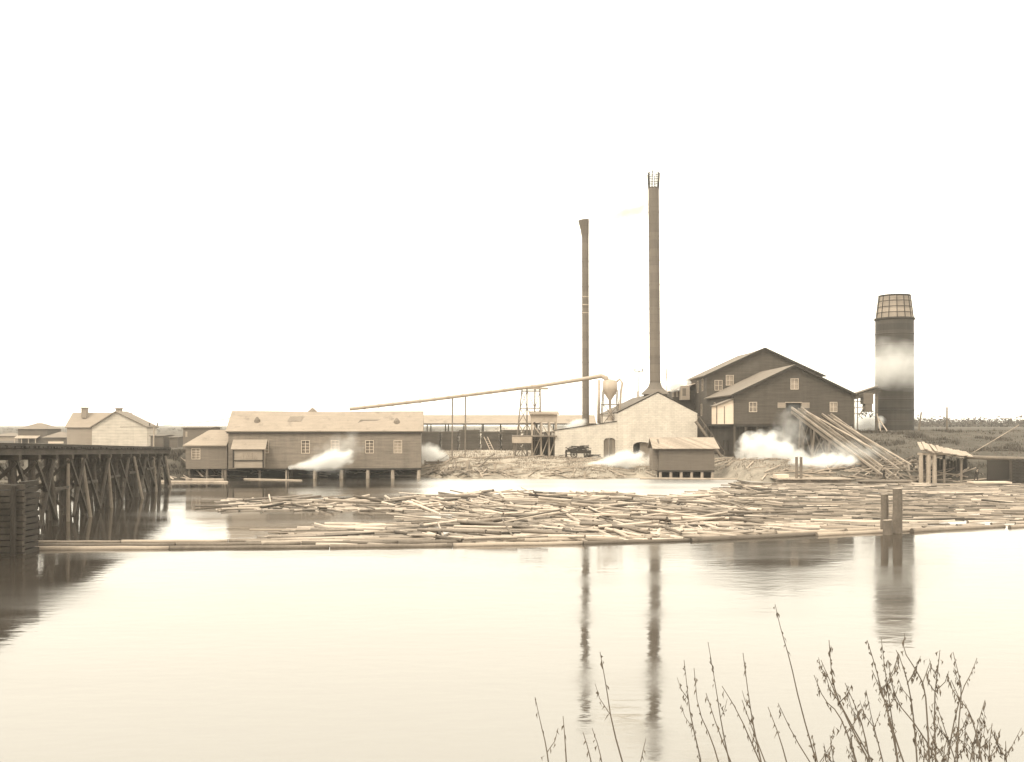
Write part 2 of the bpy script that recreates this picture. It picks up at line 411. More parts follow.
def walls(parent, mat_, x0, x1, y0, y1, z0, ze, zr=None, axis='y', win_front=(), win_left=(), win_right=(), th=.25, name='wall', apex=None):
    """four walls; axis = ridge direction. windows in the front wall use x, in side walls y"""
    mb = MB()
    fo = [(a - x0, b - x0, c, d_) for a, b, c, d_ in win_front]
    W, Dp = x1 - x0, y1 - y0; ap = (apex - x0) if apex else W / 2
    tf = [(0, ze), (ap, zr), (W, ze)] if (axis == 'y' and zr) else [(0, ze), (W, ze)]
    tsd = [(0, ze), (Dp / 2, zr), (Dp, ze)] if (axis == 'x' and zr) else [(0, ze), (Dp, ze)]
    wall(mb, (x0, y0), (x1, y0), z0, tf, fo, th)
    lo_ = [(y1 - b, y1 - a, c, d_) for a, b, c, d_ in win_left]
    wall(mb, (x0, y1), (x0, y0 + th), z0, [(a, b) for a, b in tsd], lo_, th)
    ro = [(a - y0, b - y0, c, d_) for a, b, c, d_ in win_right]
    wall(mb, (x1, y0 + th), (x1, y1), z0, [(a, b) for a, b in tsd], [(a - th, b - th, c, d_) for a, b, c, d_ in ro], th)
    tb_ = [(W - s, z) for s, z in tf][::-1]
    wall(mb, (x1 - th, y1), (x0 + th, y1), z0, [(max(0, s - th), z) for s, z in tb_], (), th)
    o = mb.build(name, mat_, parent)
    for q in fo: yield_win.append((parent, (x0, y0), (x1, y0), q))
    for q in lo_: yield_win.append((parent, (x0, y1), (x0, y0), q))
    for q in [(a - th, b - th, c, d_) for a, b, c, d_ in ro]: yield_win.append((parent, (x1, y0 + th), (x1, y1), q))
    return o
yield_win = []
def flush_windows(**kw):
    for a in yield_win: window(*a, **kw)
    yield_win.clear()
def gable_roof(mb, x0, x1, y0, y1, ze, zr, axis='y', ov=.5, t=.18, apex=None, sag=0):
    if axis == 'y':
        xa = apex if apex else (x0 + x1) / 2
        sl_ = (zr - ze) / (xa - x0); sr = (zr - ze) / (x1 - xa); u = .04
        n = 6 if sag else 1
        for i in range(n):
            ya = y0 - ov + (y1 - y0 + 2*ov)*i/n; yb = y0 - ov + (y1 - y0 + 2*ov)*(i+1)/n
            sa = -sag*math.sin(math.pi*i/n); sb = -sag*math.sin(math.pi*(i+1)/n)
            mb.slab((x0 - ov, ya, ze - ov*sl_ + u + t), (xa, ya, zr + u + t + sa), (xa, yb, zr + u + t + sb), (x0 - ov, yb, ze - ov*sl_ + u + t), t)
            mb.slab((xa, ya, zr + u + t + sa + .004), (x1 + ov, ya, ze - ov*sr + u + t), (x1 + ov, yb, ze - ov*sr + u + t), (xa, yb, zr + u + t + sb + .004), t)
    else:
        ym = (y0 + y1) / 2; s_ = (zr - ze) / (ym - y0); u = .04
        n = 8 if sag else 1; W = x1 - x0 + 2*ov
        for i in range(n):
            xa = x0 - ov + W*i/n; xb = x0 - ov + W*(i+1)/n
            sa = -sag*(math.sin(math.pi*i/n) + .3*math.sin(5*i)); sb = -sag*(math.sin(math.pi*(i+1)/n) + .3*math.sin(5*(i+1)))
            mb.slab((xa, y0 - ov, ze - ov*s_ + u + t), (xb, y0 - ov, ze - ov*s_ + u + t), (xb, ym, zr + u + t + sb), (xa, ym, zr + u + t + sa), t)
            mb.slab((xa, y1 + ov, ze - ov*s_ + u + t), (xb, y1 + ov, ze - ov*s_ + u + t), (xb, ym, zr + u + t + sb + .004), (xa, ym, zr + u + t + sa + .004), t)

# ------------------------------------------------------------------ long shed on piles
t = thing('long_mill_shed', (-28, 154, 0), 'long low board shed on white piles over the water, pale shingle roof', 'shed')
fw = [(X(p, 150) - .55, X(p, 150) + .55, 3.85, 5.65) for p in (307, 336, 370, 398)] + [(X(268, 150) - .4, X(268, 150) + .4, 3.9, 5.6)]
walls(t, MT['shed_wall'], -42.0, -13.65, 150, 159, 1.55, 7.1, 9.95, 'x', fw)
flush_windows(nx_=2, nz=4)
m = MB(); gable_roof(m, -42.0, -13.65, 150, 159, 7.1, 9.95, 'x', .35, .16, sag=.12); rf = m.build('roof', MT['shed_roof'], t)
m = MB(); m.box(-42.2, -13.4, 149.72, 149.9, 6.75, 6.95); m.build('eave_board', MT['mill_trim'], t)
m = MB(); m.box(-42.0, -13.65, 150.02, 159, 1.30, 1.53); m.build('floor', MT['darkwood'], t)
for p in (289, 316, 342, 368, 393, 418.5):
    for yy in (150.35, 154.5):
        m = MB(); c = X(p, 150); m.tube([(c, yy, -1.2), (c + random.uniform(-.06, .06), yy, 1.31)], [.30, .27], 8)
        m.build('pile', MT['palewood'] if yy < 151 else MT['midwood'], t)
for p in (229, 262):
    m = MB(); c = X(p, 150); m.tube([(c, 150.3, -1), (c, 150.3, 1.31)], .2, 8); m.build('pile', MT['midwood'], t)
# bay
m = MB(); m.box(-41.0, -36.6, 148.4, 149.98, 1.72, 4.5); bay = m.build('loading_bay', MT['bay_wall'], t)
m = MB(); m.slab((-41.3, 148.1, 4.45), (-36.3, 148.1, 4.45), (-36.3, 149.97, 5.85), (-41.3, 149.97, 5.85), .1); m.build('roof', MT['shed_roof'], bay)
m = MB()
for a in (-40.0, -39.35, -38.7, -38.05): m.box(a, a + .5, 148.34, 148.42, 3.0, 3.9)
m.build('window', MT['pane'], bay)
m = MB(); m.box(-41.0, -36.6, 148.3, 148.39, 2.72, 2.86); m.box(-41.05, -40.85, 148.3, 148.39, 1.75, 4.4); m.box(-36.75, -36.58, 148.3, 148.39, 1.75, 4.4); m.build('trim', MT['mill_trim'], bay)
# patches and vents on the roof
def on_roof(px_, f_): return Vector((X(px_, 152), 150 + 4.5 * f_, 7.1 + 2.85 * f_ + .1))
for px_, f_, s_ in ((261, .45, .5), (418 - 20, .4, .5)):
    c = on_roof(px_, f_); m = MB()
    m.lathe(c + Vector((0, 0, -.2)), [(.5, 0), (.42, .5), (.15, .9), (.02, .95)], 8); m.build('roof_vent', MT['midwood'], rf)
m = MB(); c = on_roof(370, .45); m.slab((c.x - 1.9, c.y - .9, c.z - .50), (c.x + 1.2, c.y - .9, c.z - .50), (c.x + 1.8, c.y + .4, c.z + .33), (c.x - 1.2, c.y + .4, c.z + .33), .05); m.build('roof_patch', MT['dark_roof'], rf)
m = MB(); c = on_roof(298, .6); m.slab((c.x - 1.2, c.y - .7, c.z - .37), (c.x + .9, c.y - .7, c.z - .37), (c.x + 1.1, c.y + .5, c.z + .39), (c.x - .9, c.y + .5, c.z + .39), .05); m.build('roof_patch', mat('worn_patch', .16, 'wood', var=.4), rf)
# left wing with hip end
wx0, wx1 = -48.3, -42.3
t = thing('wing_shed', (-46.5, 154, 0), 'low hip-roofed board annex joined to the left end of the long shed', 'shed')
walls(t, MT['wing_wall'], wx0, wx1, 150.6, 158.4, 1.5, 4.9, None, 'x', [(X(202, 151) - .55, X(202, 151) + .55, 3.0, 4.5)])
flush_windows(nx_=2, nz=4)
zr = 7.1; ym = 154.5
m = MB()
e = [(wx0 - .4, 150.3, 4.85), (wx1, 150.3, 4.85), (wx1, 158.7, 4.85), (wx0 - .4, 158.7, 4.85), (-45.7, ym, zr), (wx1, ym, zr)]
e2 = [(a, b, c + .16) for a, b, c in e]
m.add(e + e2, [(0,1,5,4),(2,3,4,5),(3,0,4),(6,10,11,7),(8,11,10,9),(9,10,6),(0,6,7,1),(2,8,9,3),(3,9,6,0),(1,7,11,5),(5,11,8,2)])
m.build('roof', MT['shed_roof'], t)
for a in (-47.9, -45.3, -43.0):
    m = MB(); m.tube([(a, 151, -.5), (a, 151, 1.48)], .18, 8); m.build('pile', MT['midwood'], t)

piv = Vector((-13.65, 150, 0)); bpy.context.view_layer.update()
for o in [q for q in C.objects if q.parent is None and q.name in ('long_mill_shed', 'wing_shed')]:
    rm = Matrix.Rotation(R(4.6), 4, 'Z'); d_ = rm @ (o.location - piv); o.location = piv + d_; o.rotation_euler = (0, 0, R(4.6))
# ------------------------------------------------------------------ brick boiler house
t = thing('boiler_house', (22, 178, 2.4), 'whitewashed brick boiler house with arched doorway under the tall smokestack', 'building')
bx0, bx1, by0, by1 = 17.9, 31.5, 170, 206
gw = (20.6, 23.5, 2.3, 5.1)
walls(t, MT['brick'], bx0, bx1, by0, by1, 2.2, 10.0, 13.45, 'y', [gw], th=.4, apex=24.8)
yield_win.clear()
m = MB(); gable_roof(m, bx0, bx1, by0 + .42, by1, 9.95, 13.3, 'y', .0, .2, apex=24.8); m.build('roof', MT['dark_roof'], t)
m = MB()   # brick parapet coping along the gable
m.beam((bx0 - .25, by0 + .2, 10.0), (24.8, by0 + .2, 13.60), .55, .16); m.beam((24.8, by0 + .2, 13.60), (bx1 + .25, by0 + .2, 10.0), .55, .16)
m.build('coping', MT['mill_trim'], t)
# left wing with sloping parapet
m = MB(); W = bx0 - 7.3
wall(m, (7.3, by0 + .15), (bx0 - .01, by0 + .15), 2.2, [(0, 7.0), (W - .01, 8.55)], [(15.6 - 7.3, 17.6 - 7.3, 2.3, 5.85)], .4)
wall(m, (7.3, 184), (7.3, by0 + .55), 2.2, [(0, 7.0), (13.4, 7.0)], (), .4)
m.build('wing_wall', MT['brick'], t)
m = MB(); m.slab((7.2, 170.6, 6.85), (17.88, 170.6, 8.4), (17.88, 184, 8.4), (7.2, 184, 6.85), .2); m.build('wing_roof', MT['dark_roof'], t)
m = MB(); m.beam((7.15, by0 + .35, 7.08), (17.86, by0 + .35, 8.65), .6, .14); m.build('wing_coping', MT['mill_trim'], t)
def arch(parent, xa, xb, z0, zt, y_, name='doorway', leaf=True):
    # arched brick infill above the spring line, leaves of the door
    c = (xa + xb) / 2; r = (xb - xa) / 2; rise = .55; sp = zt - rise; m = MB(); n = 10
    for i in range(n):
        u0, u1 = -1 + 2*i/n, -1 + 2*(i+1)/n
        h0, h1 = sp + rise*math.sqrt(max(0, 1-u0*u0)), sp + rise*math.sqrt(max(0, 1-u1*u1))
        m.hexa([(c+r*u0, y_, h0), (c+r*u1, y_, h1), (c+r*u1, y_+.39, h1), (c+r*u0, y_+.39, h0)],
               [(c+r*u0, y_, zt+.02), (c+r*u1, y_, zt+.02), (c+r*u1, y_+.39, zt+.02), (c+r*u0, y_+.39, zt+.02)])
    d = m.build(name, MT['brick'], parent)
    if leaf:
        m = MB(); m.box(xa + .02, c - .12, y_ + .25, y_ + .32, z0, zt - .12); m.box(c + .12, xb - .02, y_ + .27, y_ + .34, z0, zt - .12)
        m.build('door', mat('grey_door_boards', .16, 'vertical', var=.3), d)
    return d
arch(t, 15.6, 17.6, 2.3, 5.85, by0 + .152)
d = arch(t, 20.6, 23.5, 2.3, 5.1, by0 + .002, leaf=False)
m = MB(); m.box(21.8, 23.5, by0 + .5, by0 + .57, 2.3, 5.0); m.build('door', MT['wing_wall'], d)
# boiler room floor, seen dark through the arch
# stacks
def stack(name, x, y, z0, z1, r, lean, label, cage):
    t = thing(name, (x, y, z0), label, 'smokestack')
    n = 26; pts = [(x + lean*(i/n), y, z0 + (z1 - z0)*i/n) for i in range(n + 1)]
    m = MB(); m.tube(pts, r, 20, cap=False); m.tube(pts, r - .04, 20, cap=False); m.build('shaft', MT['iron'], t, smooth=True)
    m = MB()
    for i in range(2, n, 3):
        p = Vector(pts[i]); m.lathe(p, [(r + .01, -.12), (r + .035, -.1), (r + .035, .1), (r + .01, .12)], 20)
    b = m.build('seam_band', MT['iron'], t); b['kind'] = 'stuff'
    return t, Vector(pts[-1])
t, top = stack('smokestack', 26.05, 182, 13.0, Z(188, 182), .98, -.28, 'tall iron smokestack with a cage top and flared base behind brick gable', True)
m = MB(); m.lathe((26.05, 182, 13.2), [(2.6, .35), (2.5, .55), (1.9, 1.1), (1.3, 1.7), (1.0, 2.5)], 20); m.build('flared_base', MT['iron'], t, smooth=True)
m = MB(); m.lathe((26.05, 182, 12.4), [(2.1, 0), (2.1, 1.2)], 20, cap=True); m.build('base_ring', MT['dark_roof'], t)
m = MB(); H = Z(173, 182) - top.z
for k in range(10):
    a = 2*math.pi*k/10; c, s_ = math.cos(a), math.sin(a)
    m.tube([(top.x + .93*c, top.y + .93*s_, top.z - .2), (top.x + 1.08*c, top.y + 1.08*s_, top.z + H*(1 + .12*math.sin(k*2.1)))], .085, 5)
for q in (0, .35, .7, .98):
    m.lathe((top.x, top.y, top.z + H*q), [(.98 + .08*q, -.05), (1.03 + .1*q, 0), (.98 + .08*q, .05)], 20)
m.build('spark_cage', MT['mill_trim'], t)
t, top = stack('smokestack', X(585.8, 184), 184, 2.5, Z(236, 184), .64, -.1, 'shorter slender iron smokestack with a bent flaring cap, rising from the brick wing', False)
m = MB(); h = Z(220, 184) - top.z
m.tube([(top.x, top.y, top.z - .1), (top.x - .1, top.y, top.z + h*.4), (top.x - .32, top.y, top.z + h)], [.66, .78, 1.0], 16, cap=False)
m.tube([(top.x, top.y, top.z - .1), (top.x - .1, top.y, top.z + h*.4), (top.x - .32, top.y, top.z + h)], [.6, .73, .94], 16, cap=False)
m.build('flared_cap', MT['iron'], t, smooth=True)
for q in range(3):
    m = MB(); m.lathe((top.x, 184, Z(297 + q*8, 184)), [(.66, -.1), (.72, 0), (.66, .1)], 16); m.build('guy_band', MT['tin'], t)

# cyclone separator on the wing roof
t = thing('cyclone_separator', (X(610, 176), 176, 8.2), 'sheet-iron cyclone hopper on timber legs beside the shorter smokestack', 'machine')
cx = X(610, 176); m = MB()
m.lathe((cx, 176, 0), [(.1, Z(379, 176)), (1.25, Z(381, 176)), (1.3, Z(391, 176)), (.25, Z(400, 176)), (.22, 11.0), (.5, 9.4), (.6, 8.8)], 20); m.build('hopper', MT['tin'], t, smooth=True)
for sx in (-1, 1):
    for sy in (-1, 1):
        m = MB(); m.beam((cx + sx*1.6, 176 + sy*1.5, 7.6), (cx + sx*1.15, 176 + sy*1.15, Z(390, 176)), .17); m.build('leg', MT['midwood'], t)
for zz in (9.6, 11.6):
    for sy in (-1.4, 1.4): m = MB(); m.beam((cx - 1.5, 176 + sy, zz), (cx + 1.5, 176 + sy, zz), .12); m.build('girt', MT['midwood'], t)
m = MB(); m.beam((cx - 1.5, 174.6, 8.0), (cx + 1.3, 174.7, 11.6), .12); m.beam((cx + 1.5, 174.6, 8.0), (cx - 1.3, 174.7, 11.6), .12)
m.build('bracing', MT['midwood'], t)
m = MB(); m.tube([(cx + .9, 176, Z(383, 176)), (cx + 1.7, 176, Z(379, 176)), (cx + 2.2, 176, Z(383, 176)), (cx + 1.9, 176, Z(392, 176)), (cx + 1.7, 176, 9.5), (cx + 1.6, 176, 8.5)], .2, 8); m.build('return_pipe', MT['tin'], t, smooth=True)
m = MB(); m.tube([(X(599, 175), 175, Z(380, 175)), (X(598.5, 175), 175, 8.3)], .25, 8); m.build('down_pipe', MT['tin'], t, smooth=True)
# blower pipe
t = thing('blower_pipe', (0, 174, 0), 'long pale sawdust pipe sloping up from the long shed to the cyclone', 'pipe')
pp = [P(350, 409, 160), P(420, 401, 166), P(480, 393.5, 171), P(545, 385, 175), P(590, 378, 176), P(601, 375.8, 176), P(606, 378, 176), P(607, 382, 176)]
m = MB(); m.tube(pp, [.27, .28, .29, .32, .36, .4, .45, .5], 10); m.build('pipe', MT['tin'], t, smooth=True)
m = MB()
for i in range(1, 14):
    a = Vector(pp[0]).lerp(Vector(pp[1]), min(1, i/5)) if i < 5 else Vector(pp[1]).lerp(Vector(pp[3]), (i-5)/9)
    m.tube([a - Vector((.12, 0, 0)), a + Vector((.12, 0, 0.015))], .36, 10)
m.build('joint_collar', MT['tin'], t)['kind'] = 'stuff'
for px_, pyt, D in ((452, 397.5, 169), (465, 396, 170)):
    m = MB(); a = P(px_, pyt, D); m.tube([(a.x, a.y, 2), (a.x + .1, a.y, a.z)], .11, 6)
    tag(m.build('pipe_post', MT['midwood'], loc=(a.x, a.y, 2)), 'slender post under the blower pipe, %s of the two left of the timber tower' % ('left' if px_ < 460 else 'right'), 'post', 'slender posts holding the blower pipe')
# timber tower
t = thing('timber_tower', (X(530, 175), 175, 2.5), 'cross-braced timber tower holding up the blower pipe', 'tower')
T = Z(389, 175); a0, a1, b0, b1 = X(515, 175), X(541, 175), X(522, 175), X(540, 175)
legs = []
for (u0, u1) in ((a0, b0), (X(527, 175), X(527, 175)), (X(534, 175), X(535, 175)), (a1, b1)):
    for yy in (173.6, 176.6):
        p, q = Vector((u0, yy, 2.3)), Vector((u1, yy + (.4 if yy < 175 else -.4), T)); legs.append((p, q))
        m = MB(); m.beam(p, q, .2); m.build('leg', MT['midwood'], t)
for i, f in enumerate((.25, .5, .72, .97)):
    m = MB()
    for k in (0, 1): m.beam(legs[k][0].lerp(legs[k][1], f), legs[6 + k][0].lerp(legs[6 + k][1], f), .15)
    for k in (0, 6): m.beam(legs[k][0].lerp(legs[k][1], f), legs[k + 1][0].lerp(legs[k + 1][1], f), .15)
    m.build('girt', MT['midwood'], t)
for f0, f1 in ((.0, .25), (.25, .5), (.5, .72), (.72, .97)):
    m = MB()
    m.beam(legs[0][0].lerp(legs[0][1], f0), legs[2][0].lerp(legs[2][1], f1), .12); m.beam(legs[2][0].lerp(legs[2][1], f0), legs[0][0].lerp(legs[0][1], f1), .12)
    m.beam(legs[4][0].lerp(legs[4][1], f0), legs[6][0].lerp(legs[6][1], f1), .12); m.beam(legs[2][0].lerp(legs[2][1], f1), legs[4][0].lerp(legs[4][1], f0), .12)
    m.build('brace', MT['midwood'], t)
m = MB(); m.box(X(518, 175), X(548, 175), 173.7, 176.4, T - .05, T + .22); m.build('platform', MT['palewood'], t)
# loading platform beside the tower
t = thing('loading_platform', (X(545, 172), 171, 2.5), 'tall timber loading frame with a plank hut between tower and brick wing', 'platform')
m = MB(); m.box(X(531, 172), X(557, 172), 171, 175, Z(422, 172), Z(413, 172)); m.build('hut', MT['palewood'], t)
m = MB(); m.slab((X(529, 172), 170.6, Z(414, 172)), (X(559, 172), 170.6, Z(414, 172)), (X(559, 172), 175.4, Z(411, 172)), (X(529, 172), 175.4, Z(411, 172)), .12); m.build('roof', MT['pump_roof'], t)
for px_ in (532, 541, 549, 556):
    for yy in (171.1, 174.9):
        m = MB(); m.beam((X(px_, 172), yy, 2.2), (X(px_, 172), yy, Z(422, 172)), .24); m.build('post', MT['palewood'], t)
m = MB(); 
for a, b in ((532, 541), (541, 549), (549, 556)):
    m.beam((X(a, 172), 171, 2.6), (X(b, 172), 171.05, Z(436, 172)), .15); m.beam((X(b, 172), 170.98, Z(436, 172)), (X(a, 172), 171.02, Z(423, 172)), .15)
m.build('brace', MT['palewood'], t)
m = MB(); m.box(X(512, 170), X(532, 170), 169.5, 171.5, Z(443, 170), Z(437, 170)); m.build('side_deck', MT['palewood'], t)
m = MB(); m.box(X(512, 170), X(557, 170), 169.7, 175, Z(436.9, 170), Z(435.5, 170)); m.build('deck', MT['midwood'], t)
m = MB(); m.box(X(532, 176), X(556, 176), 176, 176.3, 2.3, Z(436, 176)); m.build('back_boards', MT['mill_under'], t)
for px_ in (514, 522):
    m = MB(); m.beam((X(px_, 170), 170.5, 2.2), (X(px_, 170), 170.5, Z(443, 170)), .2); m.build('post', MT['midwood'], t)

# ------------------------------------------------------------------ long lumber dock far behind
t = thing('lumber_dock_shed', (-2, 228, 2.5), 'very long open-sided lumber dock roof on posts behind the yard', 'shed')
x0, x1 = X(405, 226), X(596, 226)
m = MB(); m.slab((x0, 224.5, Z(424, 224.5)), (x1, 224.5, Z(424, 224.5)), (x1, 230, Z(415, 230)), (x0, 230, Z(415, 230)), .2)
m.slab((x0, 235.5, Z(424, 224.5)), (x1, 235.5, Z(424, 224.5)), (x1, 230, Z(415, 230) + .004), (x0, 230, Z(415, 230) + .004), .2); m.build('roof', MT['shed_roof'], t)
m = MB(); m.box(x0, x1, 224.35, 224.5, Z(424.8, 224.5), Z(423.4, 224.5)); m.build('fascia', MT['darkwood'], t)
for i in range(11):
    xx = x0 + 1 + (x1 - x0 - 2)*i/10
    for yy in (224.9, 235.1):
        m = MB(); m.beam((xx, yy, 2.2), (xx, yy, Z(423.5, 224)), .24); m.build('post', MT['darkwood'], t)
m = MB(); m.box(x0, x1, 222.5, 236.5, 6.1, 6.4); m.build('deck', MT['midwood'], t)
n = 0
x_ = X(420, 216)
while x_ < X(560, 216):
    w_ = random.uniform(3.2, 5.2); h_ = random.uniform(6.0, 6.9); m = MB()
    yy = 215 + random.uniform(-.8, .8)
    k = 0; z = 2.2
    while z < h_:
        lay = .34; j = random.uniform(-.12, .12); m.box(x_ + .1 + j, x_ + w_ - .1 + j, yy + random.uniform(-.12, .12), yy + 4.5, z, z + lay - .06); z += lay
        m.box(x_ + .5, x_ + w_ - .5, yy + .3, yy + 4.2, z - .07, z - .01)
    tag(m.build('lumber_stack', MT['lumber'], loc=(x_ + w_/2, yy + 2, 2.2)), 'dark squared stack of sawn lumber in the row below the long dock roof', 'lumber stack', 'lumber stacks below the dock roof')
    x_ += w_ + random.uniform(.02, .25)
# posts and ladder in the yard
m = MB()
a, b = P(484, 437, 200), P(491, 452, 196)
m.beam(a, b, .1); m.beam(a + Vector((.7, 0, 0)), b + Vector((.7, 0, 0)), .1)
for i in range(1, 7): q = a.lerp(b, i/7); m.beam(q, q + Vector((.7, 0, 0)), .07)
tag(m.build('ladder', MT['palewood'], loc=b), 'wooden ladder leaning against the dark lumber stacks', 'ladder')

# ------------------------------------------------------------------ pump house on the shore
t = thing('pump_house', (24, 150, 0), 'small plank pump house on short white piles at the water edge', 'shed')
px0, px1, py0, py1 = X(659, 147), X(714.5, 147), 147, 151.5
walls(t, MT['pump_wall'], px0, px1, py0, py1, 1.35, 4.7, 5.9, 'x')
m = MB(); m.slab((px0 - 1.0, py0 - .5, 4.55), (px1 + .7, py0 - .5, 4.55), (px1 + .5, 150.0, 6.15), (px0 - 1.0, 150.0, 6.15), .12)
m.slab((px0 - 1.0, py1 + .5, 4.55), (px1 + .7, py1 + .5, 4.55), (px1 + .5, 150.0, 6.154), (px0 - 1.0, 150.0, 6.154), .12); m.build('roof', MT['pump_roof'], t)
m = MB(); m.box(px0, px1, py0 + .02, py1, 1.1, 1.34); m.build('floor', MT['darkwood'], t)
m = MB(); m.box(px0 - .85, px0 - .02, py0 + .6, py1 - .3, 1.3, 4.5); m.build('side_lean_to', MT['wing_wall'], t)
for i in range(6):
    xx = px0 + .25 + (px1 - px0 - .5)*i/5
    m = MB(); m.tube([(xx, py0 + .3, -1), (xx, py0 + .3, 1.12)], [.24, .22], 8); m.build('pile', MT['palewood'], t)
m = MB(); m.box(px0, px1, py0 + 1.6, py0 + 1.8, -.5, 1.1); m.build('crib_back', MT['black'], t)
m = MB(); m.tube([P(640, 478.5, 147.5), P(742, 479.5, 146)], [.2, .16], 8); o = m.build('shore_log', MT['palewood'], loc=P(690, 479, 147))
tag(o, 'long peeled log lying along the water edge in front of the pump house', 'log')

# ------------------------------------------------------------------ sawmill
t = thing('sawmill', (47, 180, 2.5), 'big dark two-gabled sawmill with log opening above the slips', 'building')
S0, S1, FY, MY, BY = 36.6, 56.4, 165.0, 188.0, 209.0
def wf(px_, r0, r1, wpx, D): return (X(px_ - wpx/2, D), X(px_ + wpx/2, D), Z(r1, D), Z(r0, D))
front = [wf(794.5, 379, 389, 7, FY), wf(753, 402.5, 411.5, 7, FY), wf(833.5, 402.5, 411.5, 6.5, FY)]
opening = wf(793.5, 403, 411.5, 14, FY)
zb = 8.15
m_ = walls(t, MT['mill_wall'], S0, S1, FY, MY - .02, zb, 13.0, 17.75, 'y', front + [opening], [(168.5, 169.5, 10.3, 12.0), (180, 181, 10.3, 12)], apex=X(794.5, FY))
for a in yield_win:
    if abs(a[3][0] + S0 - opening[0]) < .01 and a[1][1] == FY and a[2][1] == FY: continue
    window(*a, nx_=2, nz=2)
yield_win.clear()
m = MB(); gable_roof(m, S0, S1, FY, MY - .3, 13.0, 17.75, 'y', .55, .2, apex=X(794.5, FY)); m.build('roof', MT['mill_roof'], t)
m = MB(); ax = X(794.5, FY); sl1 = 4.75/(ax - S0); sl2 = 4.75/(S1 - ax)
m.beam((S0 - .6, FY - .62, 13.0 - .6*sl1 + .1), (ax, FY - .62, 17.85), .1, .3); m.beam((ax, FY - .63, 17.85), (S1 + .6, FY - .63, 13.0 - .6*sl2 + .1), .1, .3); m.build('bargeboard', MT['mill_trim'], t)
for a, b in ((777.5, 785.5), (801.5, 809.5)):
    m = MB(); m.box(X(a, FY), X(b, FY), FY - .09, FY - .003, Z(408, FY), Z(402.5, FY)); m.build('shutter', mat('pale_shutter', .26, 'siding', var=.2, spacing=.2), t)
m = MB(); m.box(X(785, FY), X(802, FY), FY - .12, FY - .004, Z(402.8, FY), Z(402, FY)); m.build('lintel', MT['palewood'], t)
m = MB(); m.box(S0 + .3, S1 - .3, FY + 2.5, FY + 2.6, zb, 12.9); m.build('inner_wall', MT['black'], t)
m = MB(); m.box(S0 + .02, S1 - .02, FY + .02, MY - .1, 7.75, zb - .005); m.build('floor', MT['mill_trim'], t)
m = MB(); wall(m, (S0 + .5, FY + 1.7), (S1 - .3, FY + 1.7), 2.2, [(0, 7.74), (S1 - S0 - .8, 7.74)], [(X(770, 167) - S0 - .5, X(784, 167) - S0 - .5, 2.4, 5.2)])
wall(m, (S0 + .5, MY - .2), (S0 + .5, FY + 1.96), 2.2, [(0, 7.74), (21, 7.74)], [(12, 13, 3.6, 5.4), (15.5, 16.5, 3.6, 5.4)]); m.build('lower_wall', MT['mill_under'], t)
m = MB(); m.box(X(740, 166.6), X(752, 166.6), FY + 1.6, FY + 1.69, 2.6, 5.3); m.build('door', mat('bleached_door', .20, 'vertical', var=.25), t)
for px_ in (733.8, 745, 757, 769.5, 783, 815, 835, 852.5):
    m = MB(); m.beam((X(px_, FY) + .15, FY + .25, 2.0), (X(px_, FY) + .15, FY + .25, 7.74), .3); m.build('post', MT['mill_under'], t)
m = MB(); m.beam((X(803, FY), FY + .2, 2.2), (X(803, FY), FY + .2, 7.74), .4); m.build('post', MT['midwood'], t)
m = MB()
for a, b in ((815, 835), (835, 852)):
    m.beam((X(a, FY), FY + .3, 3.2), (X(b, FY), FY + .3, 7.6), .2); m.beam((X(b, FY), FY + .34, 3.2), (X(a, FY), FY + .34, 7.6), .2)
m.build('brace', MT['midwood'], t)
# rear, taller block
R0, R1 = 36.6, 58.2
rf_ = [wf(718.5, 380.5, 390, 7, MY), wf(729.8, 375.5, 385, 7, MY)]
walls(t, MT['mill_wall'], R0, R1, MY, BY, 2.3, 17.3, 22.3, 'y', rf_, [(191.5, 192.7, 14.6, 16.8), (196.5, 197.7, 14.4, 16.6), (192.5, 193.7, 9.8, 12)], apex=47.4, name='rear_wall')
flush_windows(nx_=2, nz=2)
m = MB(); gable_roof(m, R0, R1, MY, BY, 17.3, 22.3, 'y', .55, .2, apex=47.4, sag=.15); m.build('rear_roof', MT['mill_roof'], t)
m = MB(); s1_ = 5/(47.4 - R0); s2_ = 5/(R1 - 47.4)
m.beam((R0 - .6, MY - .62, 17.3 - .6*s1_ + .1), (47.4, MY - .62, 22.4), .1, .3); m.beam((47.4, MY - .63, 22.4), (R1 + .6, MY - .63, 17.3 - .6*s2_ + .1), .1, .3); m.build('bargeboard', MT['mill_trim'], t)
# white box hung on the left corner
m = MB(); m.box(33.75, S0 - .01, FY + .15, FY + 4.0, 8.15, 11.2); hb = m.build('hanging_bay', MT['white'], t)
m = MB(); m.slab((33.5, FY - .2, 11.2), (33.5, FY + 4.3, 11.2), (S0 - .02, FY + 4.3, 12.4), (S0 - .02, FY - .2, 12.4), .1); m.build('roof', MT['mill_roof'], hb)
m = MB(); m.add([(33.75, FY+.16, 11.1), (S0-.02, FY+.16, 11.1), (S0-.02, FY+.16, 12.2), (33.75, FY+4, 11.1), (S0-.02, FY+4, 11.1), (S0-.02, FY+4, 12.2)], [(0,1,2),(3,5,4),(0,2,5,3)]); m.build('gable_board', MT['white'], hb)
m = MB(); m.box(33.72, 33.9, FY + .10, FY + .16, 8.2, 11.1); m.box(35.0, 35.15, FY + .10, FY + .16, 8.2, 11.1); m.build('trim', MT['midwood'], hb)
